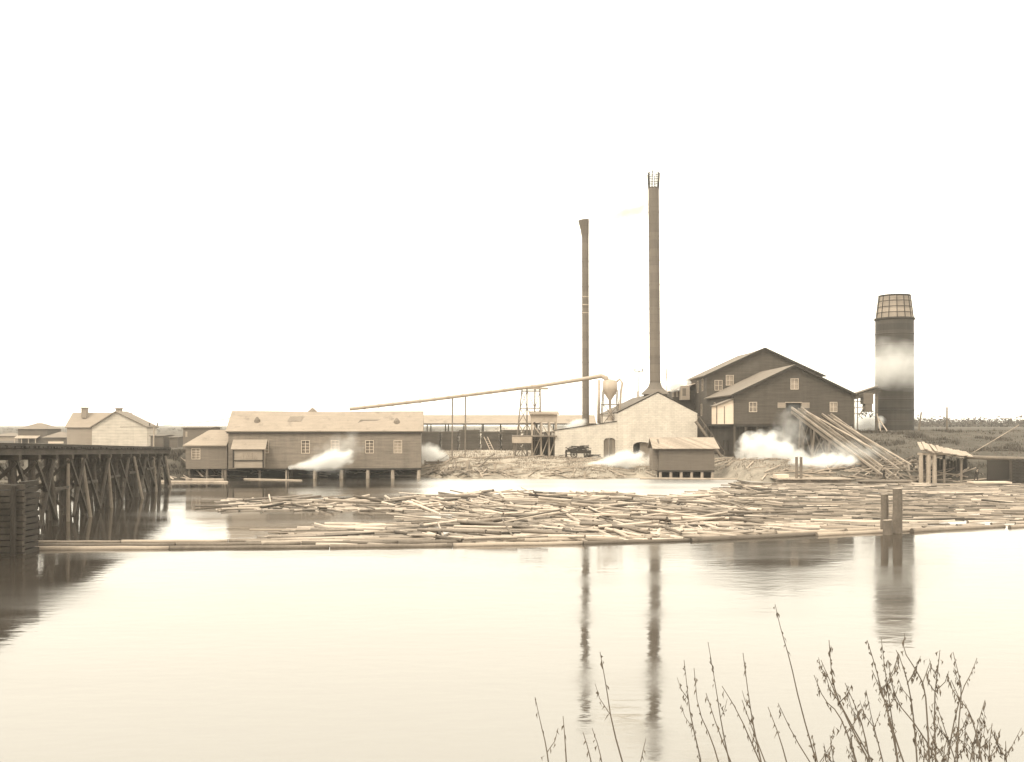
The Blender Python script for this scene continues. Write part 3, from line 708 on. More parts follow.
# annex behind the boiler house
m = MB(); m.box(X(669, 205), R0 - .02, 200, 208.5, 2.3, Z(391, 204)); an = m.build('annex', MT['mill_wall'], t)
m = MB(); m.slab((X(668, 205), 199.6, Z(391, 204)), (X(668, 205), 208.8, Z(391, 204)), (R0 - .03, 208.8, Z(384, 204)), (R0 - .03, 199.6, Z(384, 204)), .15); m.build('roof', MT['white'], an)
m = MB(); m.box(X(680, 199), X(688.5, 199), 197.6, 199.98, Z(400, 199), Z(386, 199)); hb = m.build('hoist_bay', MT['bay_wall'], t)
m = MB(); m.box(X(682.5, 197.5), X(686, 197.5), 197.52, 197.6, Z(396, 199), Z(388.5, 199)); m.build('window', MT['pump_wall'], hb)
for px_ in (673, 677):
    m = MB(); m.box(X(px_ - 1.2, 200), X(px_ + 1.2, 200), 199.9, 199.99, Z(397, 200), Z(390, 200)); m.build('window', MT['pane'], an)
# stair/chute down the left wall
t = thing('outside_stairway', (33.5, 168, 2.5), 'steep dark outside stairway between boiler house and sawmill', 'stairs')
a, b = Vector((30.9, 167.6, 8.6)), Vector((35.3, 167.6, 2.5)); m = MB()
m.beam(a, b, .12, .35); m.beam(a + Vector((0, 1.1, 0)), b + Vector((0, 1.1, 0)), .12, .35)
m.build('stringer', MT['midwood'], t); m = MB()
for i in range(20): q = a.lerp(b, (i + .5)/20); m.box(q.x - .16, q.x + .16, 167.66, 168.64, q.z, q.z + .05)
m.build('tread', MT['darkwood'], t)
m = MB(); m.beam(a + Vector((.4, -.05, .9)), b + Vector((.4, -.05, .9)), .08); 
for i in range(5): q = a.lerp(b, i/4); m.beam(q + Vector((0, -.05, 0)), q + Vector((.4, -.05, .9)), .07)
m.build('handrail', MT['midwood'], t)

# ------------------------------------------------------------------ log slips
def slip(label, top_, bot, wdt):
    t = thing('log_slip', bot, label, 'log slip', 'inclined log slips up to the sawmill')
    a, b = Vector(top_), Vector(bot); dr = (b - a).normalized(); side = dr.cross(Vector((0, 0, 1))).normalized()
    up = side.cross(dr)
    for s_ in (-.5, -.22, .22, .5):
        o_ = side * wdt * s_
        m = MB(); hgt = .35 if abs(s_) > .4 else .12
        m.beam(a + o_ + up*hgt, b + o_ + up*hgt, .2, .3); m.build('rail', MT['slip' if abs(s_) > .4 else 'midwood'], t)
    for s_ in (-.36, .36):
        m = MB(); o_ = side * wdt * s_; m.beam(a + o_ + up*.06, b + o_ + up*.06, .5, .07); m.build('side_plank', MT['midwood' if s_ < 0 else 'pump_wall'], t)
    m = MB(); m.beam(a - up*.1, b - up*.1, wdt*.9, .12); m.build('trough_floor', MT['darkwood'], t)
    for s_ in (-.42, .42):
        m = MB(); o_ = side * wdt * s_; m.beam(a + o_ - up*.4, b + o_ - up*.4, .26, .4); m.build('stringer', MT['midwood'], t)
    n = 0
    for f in (.12, .28, .45, .62, .78):
        q = a.lerp(b, f); g = max(-.8, ground(q.x, q.y) - .3)
        if q.z - g < 1: continue
        m = MB(); A = q + side*wdt*.5 - up*.6; B = q - side*wdt*.5 - up*.6
        m.beam(A, B, .25)
        A0 = Vector((A.x, A.y, g)) + side*.4; B0 = Vector((B.x, B.y, g)) - side*.4
        m.beam(A, A0, .25); m.beam(B, B0, .25)
        if q.z - g > 2.5: m.beam(A, B0 + Vector((0, 0, .4)), .15); m.beam(B, A0 + Vector((0, 0, .4)), .15)
        m.build('bent', MT['midwood'], t)
    return a, b
slip('left log slip, plank trough of pale rails from the mill opening to the water', (X(796, 164.5), 164.5, Z(409.5, 164.5)), (X(893, 139), 139, .15), 1.75)
slip('right log slip beside the leaning plank shed, starting lower on the mill wall', (X(826, 164), 164, Z(416, 164)), (X(915, 140.5), 140.5, .3), 1.6)
for (p, q, lab) in ((P(806, 411, 161), P(872, 448, 146), 'loose pale pole laid down the middle of the slips'), (P(834, 419, 160), P(917, 468, 142), 'thin pole rail along the outer right edge of the slips')):
    m = MB(); m.tube([p, q], [.1, .13], 6); tag(m.build('guide_pole', MT['palewood'], loc=q), lab, 'pole')

# ------------------------------------------------------------------ refuse burner
t = thing('refuse_burner', (X(894.5, 203), 203, 5.5), 'round dark iron refuse burner with a tapering screen top on the rise', 'burner')
c = (X(894.5, 203), 203, 0); m = MB(); zt = Z(319, 203)
m.lathe(c, [(3.78, 5.0), (3.78, 6.3), (3.72, 12), (3.72, 20), (3.70, zt)], 40); m.build('shell', MT['burner'], t, smooth=True)
m = MB(); m.lathe(c, [(3.72, zt - .35), (3.92, zt - .2), (3.92, zt + .1), (3.6, zt + .15)], 40); m.build('rim', MT['mill_trim'], t)
m = MB(); ztop = Z(296, 203); nn = 14
for k in range(nn):
    a = 2*math.pi*k/nn; cc, s_ = math.cos(a), math.sin(a)
    m.beam((c[0] + 3.62*cc, 203 + 3.62*s_, zt), (c[0] + 3.05*cc, 203 + 3.05*s_, ztop), .1, .14)
sc_top = MB(); sc_top.lathe(c, [(3.56, zt), (2.98, ztop)], 40)
so_ = sc_top.build('screen', MT['screen'], t, smooth=True)
m.lathe(c, [(3.0, ztop - .2), (3.12, ztop - .1), (3.12, ztop + .1), (2.9, ztop + .1)], 40)
for q in (.25, .5, .75): r_ = 3.6 - .56*q; m.lathe(c, [(r_, zt + (ztop - zt)*q - .05), (r_ + .07, zt + (ztop - zt)*q), (r_, zt + (ztop - zt)*q + .05)], 40)
m.build('screen_frame', MT['mill_trim'], so_)
m = MB(); 
for q in range(10): m.lathe(c, [(3.73, 6.5 + q*2.2), (3.79, 6.56 + q*2.2), (3.79, 6.68 + q*2.2), (3.73, 6.74 + q*2.2)], 40)
m.build('plate_seam', MT['burner'], t)['kind'] = 'stuff'
# conveyor between mill and burner
t = thing('refuse_conveyor', (X(865, 195), 195, 5), 'ragged roofed conveyor frame running from the sawmill to the burner', 'conveyor')
m = MB(); m.slab((X(853, 193), 193, Z(394, 193)), (X(878, 196), 196, Z(386, 196)), (X(878, 199), 199, Z(385, 199)), (X(853, 196), 196, Z(393, 196)), .15); m.build('roof', MT['midwood'], t)
m = MB(); m.beam((X(853, 194), 194, Z(397, 194)), (X(878, 197), 197, Z(390, 197)), 1.4, .9); m.build('trough', MT['mill_wall'], t)
m = MB(); m.box(X(862, 195), X(872, 195), 194.2, 196, Z(404, 195), Z(393, 195)); m.box(X(864, 195), X(871, 195), 194.3, 195.9, Z(412, 195), Z(404, 195)); m.build('hopper', MT['pump_wall'], t)
m = MB()
for i in range(26):
    a = Vector((X(random.uniform(860, 874), 195), 194.6 + random.random(), Z(random.uniform(411, 417), 195)))
    b = a + Vector((random.uniform(-.9, .9), random.uniform(-.5, .5), random.uniform(-.7, .5))); m.beam(a, b, .16, .08)
m.build('hanging_slabs', MT['darkwood'], t)['kind'] = 'stuff'
for px_ in (854, 857.5):
    m = MB(); m.beam((X(px_, 194), 194, 4.5), (X(px_, 194), 194, Z(396, 194)), .18); m.build('post', MT['midwood'], t)
m = MB(); m.beam((X(876.5, 197), 197, 4.5), (X(876.5, 197), 197, Z(388, 197)), .45); m.build('post', MT['midwood'], t)
for a, b in ((P(877, 414, 196), P(881, 433, 190)), (P(877, 416, 196), P(889, 434, 188))):
    m = MB(); m.beam(a, b, .18); m.build('prop', MT['palewood'], t)
m = MB()
for r_ in (402, 408, 414): m.beam((X(853, 194), 194, Z(r_, 194)), (X(864, 195), 195, Z(r_ - 1, 195)), .16)
m.beam((X(859, 194), 194, Z(416, 194)), (X(864, 194), 194, Z(407, 194)), .16)
m.build('girt', MT['midwood'], t)

# ------------------------------------------------------------------ plank lean-to right of the slips
t = thing('plank_lean_to', (X(944, 138), 138, 0), 'rough open plank lean-to with a bright slanting board roof by the water', 'shed')
Dl = 136.5; zg = -.4
for px_ in (921, 928.5, 934.5):
    m = MB(); m.tube([(X(px_, Dl), Dl, zg), (X(px_, Dl), Dl, Z(454, Dl))], [.32, .27], 8); m.build('post', MT['palewood'], t)
for px_ in (945, 962):
    m = MB(); m.tube([(X(px_, Dl), Dl + .2, zg), (X(px_, Dl), Dl + .2, Z(459, Dl))], .17, 8); m.build('post', MT['midwood'], t)
for px_ in (924, 944, 966):
    m = MB(); m.tube([(X(px_, 141), 141, zg), (X(px_, 141), 141, Z(455, 141))], .2, 8); m.build('post', MT['darkwood'], t)
m = MB(); m.box(X(918, Dl), X(950, Dl), Dl - .15, Dl + .2, Z(455, Dl), Z(452.8, Dl)); m.box(X(920, 141), X(972, 141), 140.9, 141.2, Z(456, 141), Z(454, 141)); m.build('plate_beam', MT['palewood'], t)
m = MB(); m.add([(X(921, Dl), Dl - .4, Z(450.6, Dl)), (X(963, Dl), Dl - .4, Z(457.6, Dl)), (X(963, Dl)*1.035, 141.3, Z(457.6, Dl) + .5), (X(921, Dl)*1.035, 141.3, Z(450.6, Dl) + .8), (X(921, Dl), Dl - .4, Z(451.2, Dl)), (X(963, Dl), Dl - .4, Z(458.2, Dl)), (X(963, Dl)*1.035, 141.3, Z(458.2, Dl) + .5), (X(921, Dl)*1.035, 141.3, Z(451.2, Dl) + .8)], [(0,1,2,3),(7,6,5,4),(0,4,5,1),(1,5,6,2),(2,6,7,3),(3,7,4,0)])
for i in range(17):
    u = i/16; xa = X(920 + 44*u, Dl); za = Z(449.5 + u*7.5 + random.uniform(-.7, .7), Dl)
    m.beam((xa*1.035 + random.uniform(-.2, .2), 141.3, za + .95 - .35*u), (xa + random.uniform(-.2, .2) + 1.0*u, Dl - .6 + random.uniform(-.3, .2), za), random.uniform(.36, .5), .07)
m.build('roof', MT['palewood'], t)
m = MB()
for i in range(9): xa = X(938 + i*3.3, 141); m.box(xa, xa + .38, 141.3, 141.37, zg, Z(458 + random.random()*3, 141))
m.build('back_boards', MT['darkwood'], t)
# heap of dirt/slabs left of it: low hut arch
m = MB(); cc = P(909, 470, 142)
for i in range(60):
    a = Vector((cc.x + random.uniform(-1.6, 1.6), 142 + random.uniform(-1, 1), random.uniform(.2, 2.6)))
    a.z *= 1 - abs(a.x - cc.x)/2.4
    b = a + Vector((random.uniform(-1, 1), random.uniform(-.5, .5), random.uniform(-.6, .6))); m.beam(a, b, .2, .12)
tag(m.build('slab_heap', MT['darkwood'], loc=(cc.x, cc.y, 0)), 'dark tangled heap of slabs between the slips and plank lean-to', 'wood heap', kind='stuff')

# ------------------------------------------------------------------ right-hand wharf
t = thing('timber_wharf', (X(1010, 141), 141, 0), 'dark timber wharf edge at the far right with a pale top beam', 'wharf')
m = MB(); m.tube([P(966, 457, 137.6), P(1055, 460.0, 137.4)], [.26, .3], 8); m.build('top_beam', MT['midwood'], t)
m = MB(); m.box(X(987, 137.5), X(1060, 137.5), 137.4, 137.6, -.2, Z(460, 137.5)); m.build('back_boards', MT['mill_trim'], t)  # dark sheet set here for the shade below the beam
for px_ in (1012, 1018, 1024, 1031, 1040):
    m = MB(); m.tube([(X(px_, 136), 136, -1), (X(px_, 136), 136, Z(459, 136))], .32, 8); m.build('post', MT['darkpile'], t)
m = MB()
for i in range(8): m.box(X(1011, 136), X(1045, 136), 135.5, 135.66, .0 + i*.42, .33 + i*.42)
m.build('crib_boards', MT['darkwood'], t)
m = MB(); m.tube([P(969, 455, 150), P(1019, 425, 152)], [.07, .05], 5); tag(m.build('leaning_pole', MT['palewood'], loc=P(969, 455, 150)), 'long thin pole slanting up the slope above the wharf', 'pole')
for px_, r0, r1, ln, la in ((920, 412, 437, 1.4, 'leaning bare post on the rise just right of the burner'), (947, 407, 434, 0, 'straight bare post on the rise, farther right of the burner')):
    D = 190; m = MB(); g = ground(X(px_, D), D) - .3; m.tube([(X(px_ - ln, D), D, g), (X(px_ + ln, D), D, Z(r0, D))], [.2, .14], 7)
    tag(m.build('bare_post', MT['midwood'], loc=(X(px_, D), D, g)), la, 'post')

# ------------------------------------------------------------------ far left houses
t = thing('gabled_boarding_house', (-103, 266, 2), 'large pale clapboard house with broad front gable and two chimneys beyond the trestle', 'house')
D = 260
a0, a1 = X(92, D), X(147, D); zE, zR = Z(427, D), Z(412, D)
walls(t, MT['clap'], a0, a1, D, D + 7, 2.0, zE, zR, 'y', apex=X(116, D)); 
m = MB(); gable_roof(m, a0, a1, D, D + 7, zE, zR, 'y', .5, .2, apex=X(116, D)); m.build('roof', MT['houseroof'], t)
walls(t, MT['clap2'], X(67, D + 3), a0 + .1, D + 3, D + 12, 2.0, zE, Z(413.5, D + 7.5), 'x', name='side_wing_wall')
m = MB(); gable_roof(m, X(67, D + 3), a0 + 7, D + 3, D + 12, zE, Z(413.5, D + 7.5), 'x', .45, .2); m.build('side_wing_roof', mat('pale_wing_shingle', .24, 'shingle', var=.15), t)
for px_, tp in ((88, 408.5), (122, 409)):
    m = MB(); m.box(X(px_ - 2.2, D + 8), X(px_ + 2.4, D + 8), D + 5.2, D + 6.6, Z(418, D + 8), Z(tp, D + 8)); m.box(X(px_ - 2.8, D + 8), X(px_ + 3, D + 8), D + 5, D + 6.8, Z(tp, D + 8), Z(tp - .9, D + 8)); m.build('chimney', MT['chim'], t)
def hip_house(label, px0_, px1_, re, rr, D, dep, wallm, base=2.0, porch=None):
    t = thing('far_house', (X((px0_ + px1_)/2, D), D, base), label, 'house')
    a, b = X(px0_, D), X(px1_, D); ze, zr_ = Z(re, D), Z(rr, D)
    walls(t, MT[wallm], a, b, D, D + dep, base, ze); yield_win.clear()
    h = (b - a)*.42; y0, y1 = D - .4, D + dep + .4; ym = (y0 + y1)/2
    e = [(a - .5, y0, ze), (b + .5, y0, ze), (b + .5, y1, ze), (a - .5, y1, ze), (a + h, ym, zr_), (b - h, ym, zr_)]
    m = MB(); m.add(e, [(0,1,5,4),(1,2,5),(2,3,4,5),(3,0,4),(0,3,2,1)]); m.build('roof', MT['houseroof'], t)
    if porch:
        m = MB(); m.slab((a - .2, D - 2.2, Z(porch + 2.5, D)), (b - 2, D - 2.2, Z(porch + 2.5, D)), (b - 2, D - .02, Z(porch, D)), (a - .2, D - .02, Z(porch, D)), .15); m.build('porch_roof', MT['palewood'], t)
        for i in range(4):
            m = MB(); xx = a + (b - a - 2.4)*i/3; m.beam((xx, D - 2, base), (xx, D - 2, Z(porch + 2.7, D)), .2); m.build('porch_post', MT['palewood'], t)
    return t
hip_house('dark two-storey hip-roofed house with a pale porch at the far left', 18, 47, 429, 423, 290, 9, 'housedark', 1.8, 435.5)
th_ = hip_house('low dark hip-roofed house tucked between the two bigger ones', 44, 66.5, 437.5, 431.8, 282, 8, 'housedark', 1.8)
m = MB(); m.box(X(47, 281), X(62, 281), 281.7, 281.95, Z(443.5, 281), Z(441.5, 281)); m.build('rail_board', MT['whitetrim'], th_)
hip_house('pale low building cut by the left edge of the photo', -8, 16, 436, 433, 310, 9, 'clap2', 1.8)
for i, (a, b, tp, D, lab) in enumerate(((150.5, 163.5, 436.3, 240, 'dark boxy shed beside the pale gabled house, left of the telegraph pole'), (169.5, 177.5, 437.8, 238, 'smallest dark boxy shed behind the trestle end'), (183, 210, 428.5, 200, 'tall dark slab-sided building rising behind the hip-roofed annex'))):
    t = thing('far_shed', (X((a + b)/2, D), D, 2.4), lab, 'shed')
    walls(t, MT['housedark'] if i < 2 else MT['pump_wall'], X(a, D), X(b, D), D, D + 7, 2.2, Z(tp, D), Z(tp - .8, D), 'x'); yield_win.clear()
    m = MB(); gable_roof(m, X(a, D), X(b, D), D, D + 7, Z(tp, D), Z(tp - .8, D), 'x', .25, .15); m.build('roof', MT['dark_roof'], t)
    if i == 2:
        for px_ in (186.5,):
            m = MB(); m.box(X(px_ - 1, D), X(px_ + 1, D), D - .06, D - .003, Z(437, D), Z(431.5, D)); m.build('window', MT['pane'], t)
# telegraph poles and wire
def tpole(px_, r0, D, lab, arms=True):
    t = thing('telegraph_pole', (X(px_, D), D, ground(X(px_, D), D)), lab, 'pole')
    m = MB(); m.tube([(X(px_, D), D, ground(X(px_, D), D) - .5), (X(px_ + .5, D), D, Z(r0, D))], [.17, .11], 7); m.build('mast', MT['palewood'], t)
    if arms:
        m = MB(); m.box(X(px_, D) - .9, X(px_, D) + 1.1, D - .2, D - .1, Z(r0 + 1, D) - .15, Z(r0 + 1, D)); m.build('crossarm', MT['midwood'], t)
        for s_ in (-.75, .85):
            m = MB(); m.lathe((X(px_, D) + s_, D - .15, Z(r0 + 1, D)), [(.09, 0), (.12, .1), (.12, .45), (.05, .6)], 7, cap=True); m.build('insulator', MT['darkwood'], t)
    return t
tpole(153.5, 424.5, 205, 'pale telegraph pole behind the far end of the trestle')
tpole(638.5, 370, 205, 'thin telegraph pole behind the boiler house roof, left of the tall smokestack')
tpole(666, 369, 210, 'thin pale mast just right of the tall smokestack', False)
tpole(637, 391, 190, 'short vent pole on the boiler house roof slope', False)
m = MB(); a, b = P(120, 427, 215), P(240, 417, 175); m.tube([a.lerp(b, i/10) - Vector((0, 0, .5*math.sin(math.pi*i/10))) for i in range(11)], .05, 4)
tag(m.build('overhead_wire', MT['midwood'], loc=a), 'thin overhead wire sagging from the houses toward the long shed', 'wire')
m = MB(); c = P(312.5, 412, 180); m.lathe((c.x, c.y, 0), [(.8, 8.5), (.8, 10.1), (1.1, 10.2), (.1, 11.1)], 8); tag(m.build('roof_ventilator', MT['midwood'], loc=(c.x, c.y, 2)), 'small peaked ventilator showing above the long shed ridge', 'vent')
m.v = m.v

# ------------------------------------------------------------------ trestle bridge
def tz(y): return 6.35 - .0265 * (y - 78)
def tx(y): return -36.4 - .165 * (y - 78)
t = thing('trestle_bridge', (tx(90), 90, 0), 'dark pile trestle bridge with cross braces at the left', 'bridge')
W = 4.6
y0, y1 = 38, 133
def tpt(y, off, dz): return Vector((tx(y) - off, y, tz(y) + dz))
m = MB(); n = 40
for i in range(n * 5):
    ya = y0 + (y1 - y0)*i/(n*5); yb = y0 + (y1 - y0)*(i + .82)/(n*5); j = random.uniform(-.12, .12); k = random.uniform(-.02, .02)
    m.hexa([tpt(ya, -.25 + j, -.16 + k), tpt(yb, -.25 + j, -.16 + k), tpt(yb, W + .2, -.16 + k), tpt(ya, W + .2, -.16 + k)], [tpt(ya, -.25 + j, -.02 + k), tpt(yb, -.25 + j, -.02 + k), tpt(yb, W + .2, -.02 + k), tpt(ya, W + .2, -.02 + k)])
m.build('deck', MT['darkwood'], t)['kind'] = 'stuff'
m = MB(); m.beam(tpt(y0, 0, .08), tpt(y1, 0, .08), .22, .2); m.build('kerb_timber', MT['darkwood'], t)
m = MB(); m.beam(tpt(y0, W, .08), tpt(y1, W, .08), .22, .2); m.build('kerb_timber', MT['darkwood'], t)
for off in (.1, 1.5, 3.0, W - .1):
    m = MB(); m.beam(tpt(y0, off, -.42), tpt(y1, off, -.42), .3, .5); m.build('stringer', MT['darkpile'], t)
bents = [40, 46, 52, 70.5] + [75 + 4.55*i for i in range(13)]
for y in bents:
    m = MB(); m.beam(tpt(y, -.5, -.85), tpt(y, W + .5, -.85), .38, .36); m.build('cap', MT['darkpile'], t)
    for q, (off, bat) in enumerate(((.15, -.5), (1.5, 0), (3.1, 0), (W - .1, .5))):
        m = MB(); a = tpt(y, off, -1.02); b = Vector((a.x - bat*.8 + random.uniform(-.3, .3), y + random.uniform(-.6, .6), -1.5))
        m.tube([a, a.lerp(b, .5) + Vector((random.uniform(-.06, .06), 0, 0)), b], [.2, .22, .25], 8); m.build('pile', MT['darkpile'], t)
    m = MB(); a = tpt(y, -.3, -1.2); b = Vector((a.x - W, y - .25, 1.0)); m.beam(a + Vector((0, -.25, 0)), b, .08, .26)
    m.build('brace', MT['darkpile'], t)
    m = MB(); a = tpt(y, W + .2, -1.2); b = Vector((a.x + W - .2, y + .25, 1.0)); m.beam(a + Vector((0, .25, 0)), b, .08, .26); m.build('brace', MT['darkpile'], t)
for i, y in enumerate(bents[3:-1]):
    yn = bents[3:][i + 1]
    if i % 3 != 2:
        m = MB(); m.beam(tpt(y, -.2, -1.0), Vector((tx(yn) + .5, yn, .3)), .2, .26); m.build('brace', MT['darkpile'], t)
    if i % 2:
        m = MB(); m.beam(Vector((tx(y) + .5, y, .3)), tpt(yn, -.25, -1.0), .2, .24); m.build('brace', MT['darkpile'], t)
    m = MB(); a = Vector((tx(y) + .25, y, 2.9)); b = Vector((tx(yn) + .25, yn, 2.8)); m.beam(a, b, .16, .24)
    if i % 2 == 0: m.build('girt', MT['darkpile'], t)
# batter props with pale timber
for y, k_ in ((84, .5), (88.5, 1.6), (98, 1.0), (110, 1.8), (121, .9), (129, 1.4)):
    m = MB(); a = tpt(y, -.1, -1.0); b = Vector((a.x + k_, y - .8 - k_*.6, -.8)); m.tube([a, b], [.13, .16], 7); m.build('raking_pile', MT['midwood'], t)
# timber crib at the near left
t = thing('timber_crib', (-33, 63, 0), 'dark log crib stacked of horizontal timbers under the near end of trestle', 'crib')
for j in range(13):
    z = -.6 + j*.385; o_ = random.uniform(-.08, .08)
    m = MB(); m.beam((-36.5 + o_, 61.5 + o_*.4, z + .17), (-30.0 + o_, 61.5 - o_*.4, z + .17), .34, .33); m.build('timber', MT['darkpile'], t)
    m = MB(); m.beam((-30.25, 61.7, z + .33), (-30.25 + o_*.3, 63.6 + o_, z + .33), .34, .30); m.build('timber', MT['darkwood'], t)
m = MB(); m.box(-36.2, -30.5, 61.9, 63.4, -.8, 3.9); m.build('rock_fill', MT['black'], t)  # core coloured as the shade between the timbers
for xx in (-30.5,):
    m = MB(); m.tube([(xx, 61.15, -1), (xx + .05, 61.1, 4.3)], .17, 7); m.build('post', MT['darkwood'], t)

# ------------------------------------------------------------------ free-standing piles
for px_, r0, r1, wp, lab in ((884.5, 494, 532, 7.4, 'thinner tall mooring pile, left of the pair rising from the boom'), (897.5, 488.5, 533, 9.2, 'thickest and tallest mooring pile, right of the pair at the boom'), (887.5, 520, 534.5, 9, 'short stubby mooring pile in front of the tall pair')):
    D = 8000/(r1 - 425); c = X(px_, D); z1 = Z(r0, D); r_ = wp*D/2000; m = MB()
    n = 6; m.tube([(c + .02*math.sin(i*1.7), D, -1.5 + (z1 + 1.5)*i/n) for i in range(n + 1)], [r_*(1.08 - .1*i/n + .015*math.sin(i*2.3)) for i in range(n + 1)], 12, capmi=1)
    tag(m.build('mooring_pile', [mat('pile_bark', .13, 'wood', var=.45, bump=.8), MT['palewood']], loc=(c, D, 0), smooth=False), lab, 'pile', 'mooring piles at the boom')

# ------------------------------------------------------------------ logs
def log_mesh(L_, r_, seed):
    rr = random.Random(seed); m = MB(); n = 7
    b1, b2 = rr.uniform(-.05, .05), rr.uniform(-.03, .03)
    pts = [(L_*(i/n - .5), b1*math.sin(math.pi*i/n), b2*math.sin(math.pi*i/n)) for i in range(n + 1)]
    m.tube(pts, [r_*(1 - .22*i/n)*(1 + rr.uniform(-.04, .04)) for i in range(n + 1)], 9, capmi=1)
    return m
variants = []
for i in range(14):
    L_ = random.choice((2.2, 2.8, 3.6, 4.2, 4.8, 4.9, 5.2, 6.4, 7.5)); r_ = random.uniform(.07, .165)
    variants.append((log_mesh(L_, r_, i), L_, r_))
data = []; data_dark = []
for (m, L_, r_) in variants:
    o = m.build('tmp', [MT['log'], MT['logend']]); me = o.data; me.name = 'log'
    me.polygons.foreach_set('use_smooth', [p.material_index == 0 for p in me.polygons])
    data.append(me); md_ = me.copy(); md_.materials[0] = MT['darklog']; data_dark.append(md_); bpy.data.objects.remove(o)
def boomY(px_):
    pts = ((0, 550), (400, 547), (560, 544.5), (690, 541), (880, 533), (1024, 527), (1200, 520))
    for (a, ya), (b, yb) in zip(pts, pts[1:]):
        if px_ <= b: return ya + (yb - ya)*(px_ - a)/(b - a)
    return 520
def back_row(px_):
    if px_ < 420: return 499.5
    if px_ < 700: return 495 
    if px_ < 745: return 495 - 10.5*(px_ - 700)/45
    return 483.5
rl = random.Random(21)
places = []
def density(px_, py_):
    """is there a log at this spot of the river, and which way does it lie"""
    by = boomY(px_)
    if py_ > by - 1.5 or py_ < back_row(px_): return 0, None
    if px_ < 420:
        if 499 <= py_ <= 511 and px_ > 228: return (.9 if px_ > 240 else .4), 'jumble'
        lo = 528 - (px_ - 300)*.06
        if px_ > 290 and py_ > lo: return .85, 'along'
        if py_ > 540: return .0, None
        return 0, None
    # open leads of water
    if px_ < 470 and 512 < py_ < 519: return .15, 'along'
    if 415 < px_ < 482 and 526 < py_ < 534: return 0, None
    if 560 < px_ < 606 and 529 < py_ < 538: return .1, 'along'
    if 640 < px_ < 780 and 524 < py_ < 534 and (px_ - 640)*.07 + 520 < py_: return .45, 'toward'
    if 930 < px_ and 510 < py_ < 516: return .3, 'along'
    if 850 < px_ and py_ < 493: return .95, 'along'
    if 700 < px_ < 745 and py_ < 496: return .3, 'along'
    if px_ > 760: return 1.0, 'along'
    return .95, 'mix'
# candidates spread over the river surface in metres
cands = []
tries = 0
cells = {}
while tries < 32000:
    tries += 1
    yy = rl.uniform(64, 141); xx = rl.uniform(-32, 75)
    px_ = 512 + 1000*xx/yy; py_ = 425 + 8000/yy
    if px_ < 220 or px_ > 1060: continue
    dn, kind = density(px_, py_)
    if rl.random() > dn: continue
    key = (int(xx/(1.15 if kind in ('mix', 'toward') else 2.3)), int(yy/(.6 if kind in ('mix', 'toward') else .5)))
    if cells.get(key, 0) >= 1: continue
    cells[key] = 1
    nz_ = mnoise.noise(Vector((xx*.07, yy*.09, 9)))
    if kind == 'along': ang = rl.gauss(0, 7) + nz_*45 - 3 if rl.random() < .9 else rl.uniform(-70, 70)
    elif kind == 'toward': ang = rl.uniform(20, 110)
    elif kind == 'jumble': ang = rl.choice((rl.gauss(0, 8), rl.uniform(30, 75), rl.uniform(-75, -30)))
    else:
        cl = mnoise.noise(Vector((xx*.11, yy*.13, 4)))
        if cl > .12: ang = 90 + cl*90 + rl.gauss(0, 12)          # a clump lying end-on to the bank
        elif cl < -.2: ang = -60 + rl.gauss(0, 14)
        else: ang = nz_*60 + rl.gauss(0, 9)
    cands.append((xx, yy, ang, kind, px_, py_))
cands.sort(key=lambda c: c[1])
n_ind = 0; far = MB()
for (xx, yy, ang, kind, px_, py_) in cands:
    vi = rl.randrange(len(variants)); a = R(ang)
    # keep the whole log behind the boom and off the open leads
    hl = variants[vi][1]/2; bad = False
    for s_ in (-1, 1):
        ex, ey = xx + s_*hl*math.cos(a), yy + s_*hl*math.sin(a)
        epx = 512 + 1000*ex/ey
        if 425 + 8000/ey > boomY(epx) - 1.2: bad = True
    if bad: continue
    z = rl.uniform(-.08, .01) + (rl.uniform(.05, .4) if (kind in ('mix', 'jumble') and rl.random() < .3) else 0)
    tilt = rl.gauss(0, 1.2) if z < .1 else rl.gauss(0, 4.5)
    mw = Matrix.Translation((xx, yy, z)) @ Matrix.Rotation(a, 4, 'Z') @ Matrix.Rotation(R(tilt), 4, 'Y')
    if n_ind < 262:
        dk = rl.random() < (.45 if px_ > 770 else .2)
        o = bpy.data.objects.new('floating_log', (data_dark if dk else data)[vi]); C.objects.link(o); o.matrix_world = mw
        o.location = (xx, yy, z); o.rotation_euler = (0, R(tilt), a)
        if px_ < 420: lab = 'floating log in the loose drift left of the main raft, behind the boom'
        elif px_ < 620: lab = 'floating log jammed at the left half of the raft front edge'
        elif px_ < 780: lab = 'floating log tumbled in the middle of the raft front edge'
        elif px_ < 900: lab = 'floating log lying in the dense raft just left of the mooring piles'
        else: lab = 'floating log lying in the dense raft right of the mooring piles'
        tag(o, lab, 'log', lab.replace('floating log', 'floating logs'))
        n_ind += 1
    else:
        src = variants[vi][0]; b = len(far.v)
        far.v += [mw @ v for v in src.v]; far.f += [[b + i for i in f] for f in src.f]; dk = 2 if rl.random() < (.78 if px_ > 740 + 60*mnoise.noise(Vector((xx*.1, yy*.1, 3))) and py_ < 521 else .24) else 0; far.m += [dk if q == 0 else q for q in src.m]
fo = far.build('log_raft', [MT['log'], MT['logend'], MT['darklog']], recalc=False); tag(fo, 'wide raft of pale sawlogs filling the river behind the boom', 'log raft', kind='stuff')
bm = bmesh.new(); bm.from_mesh(fo.data); bmesh.ops.recalc_face_normals(bm, faces=bm.faces); bm.to_mesh(fo.data); bm.free()
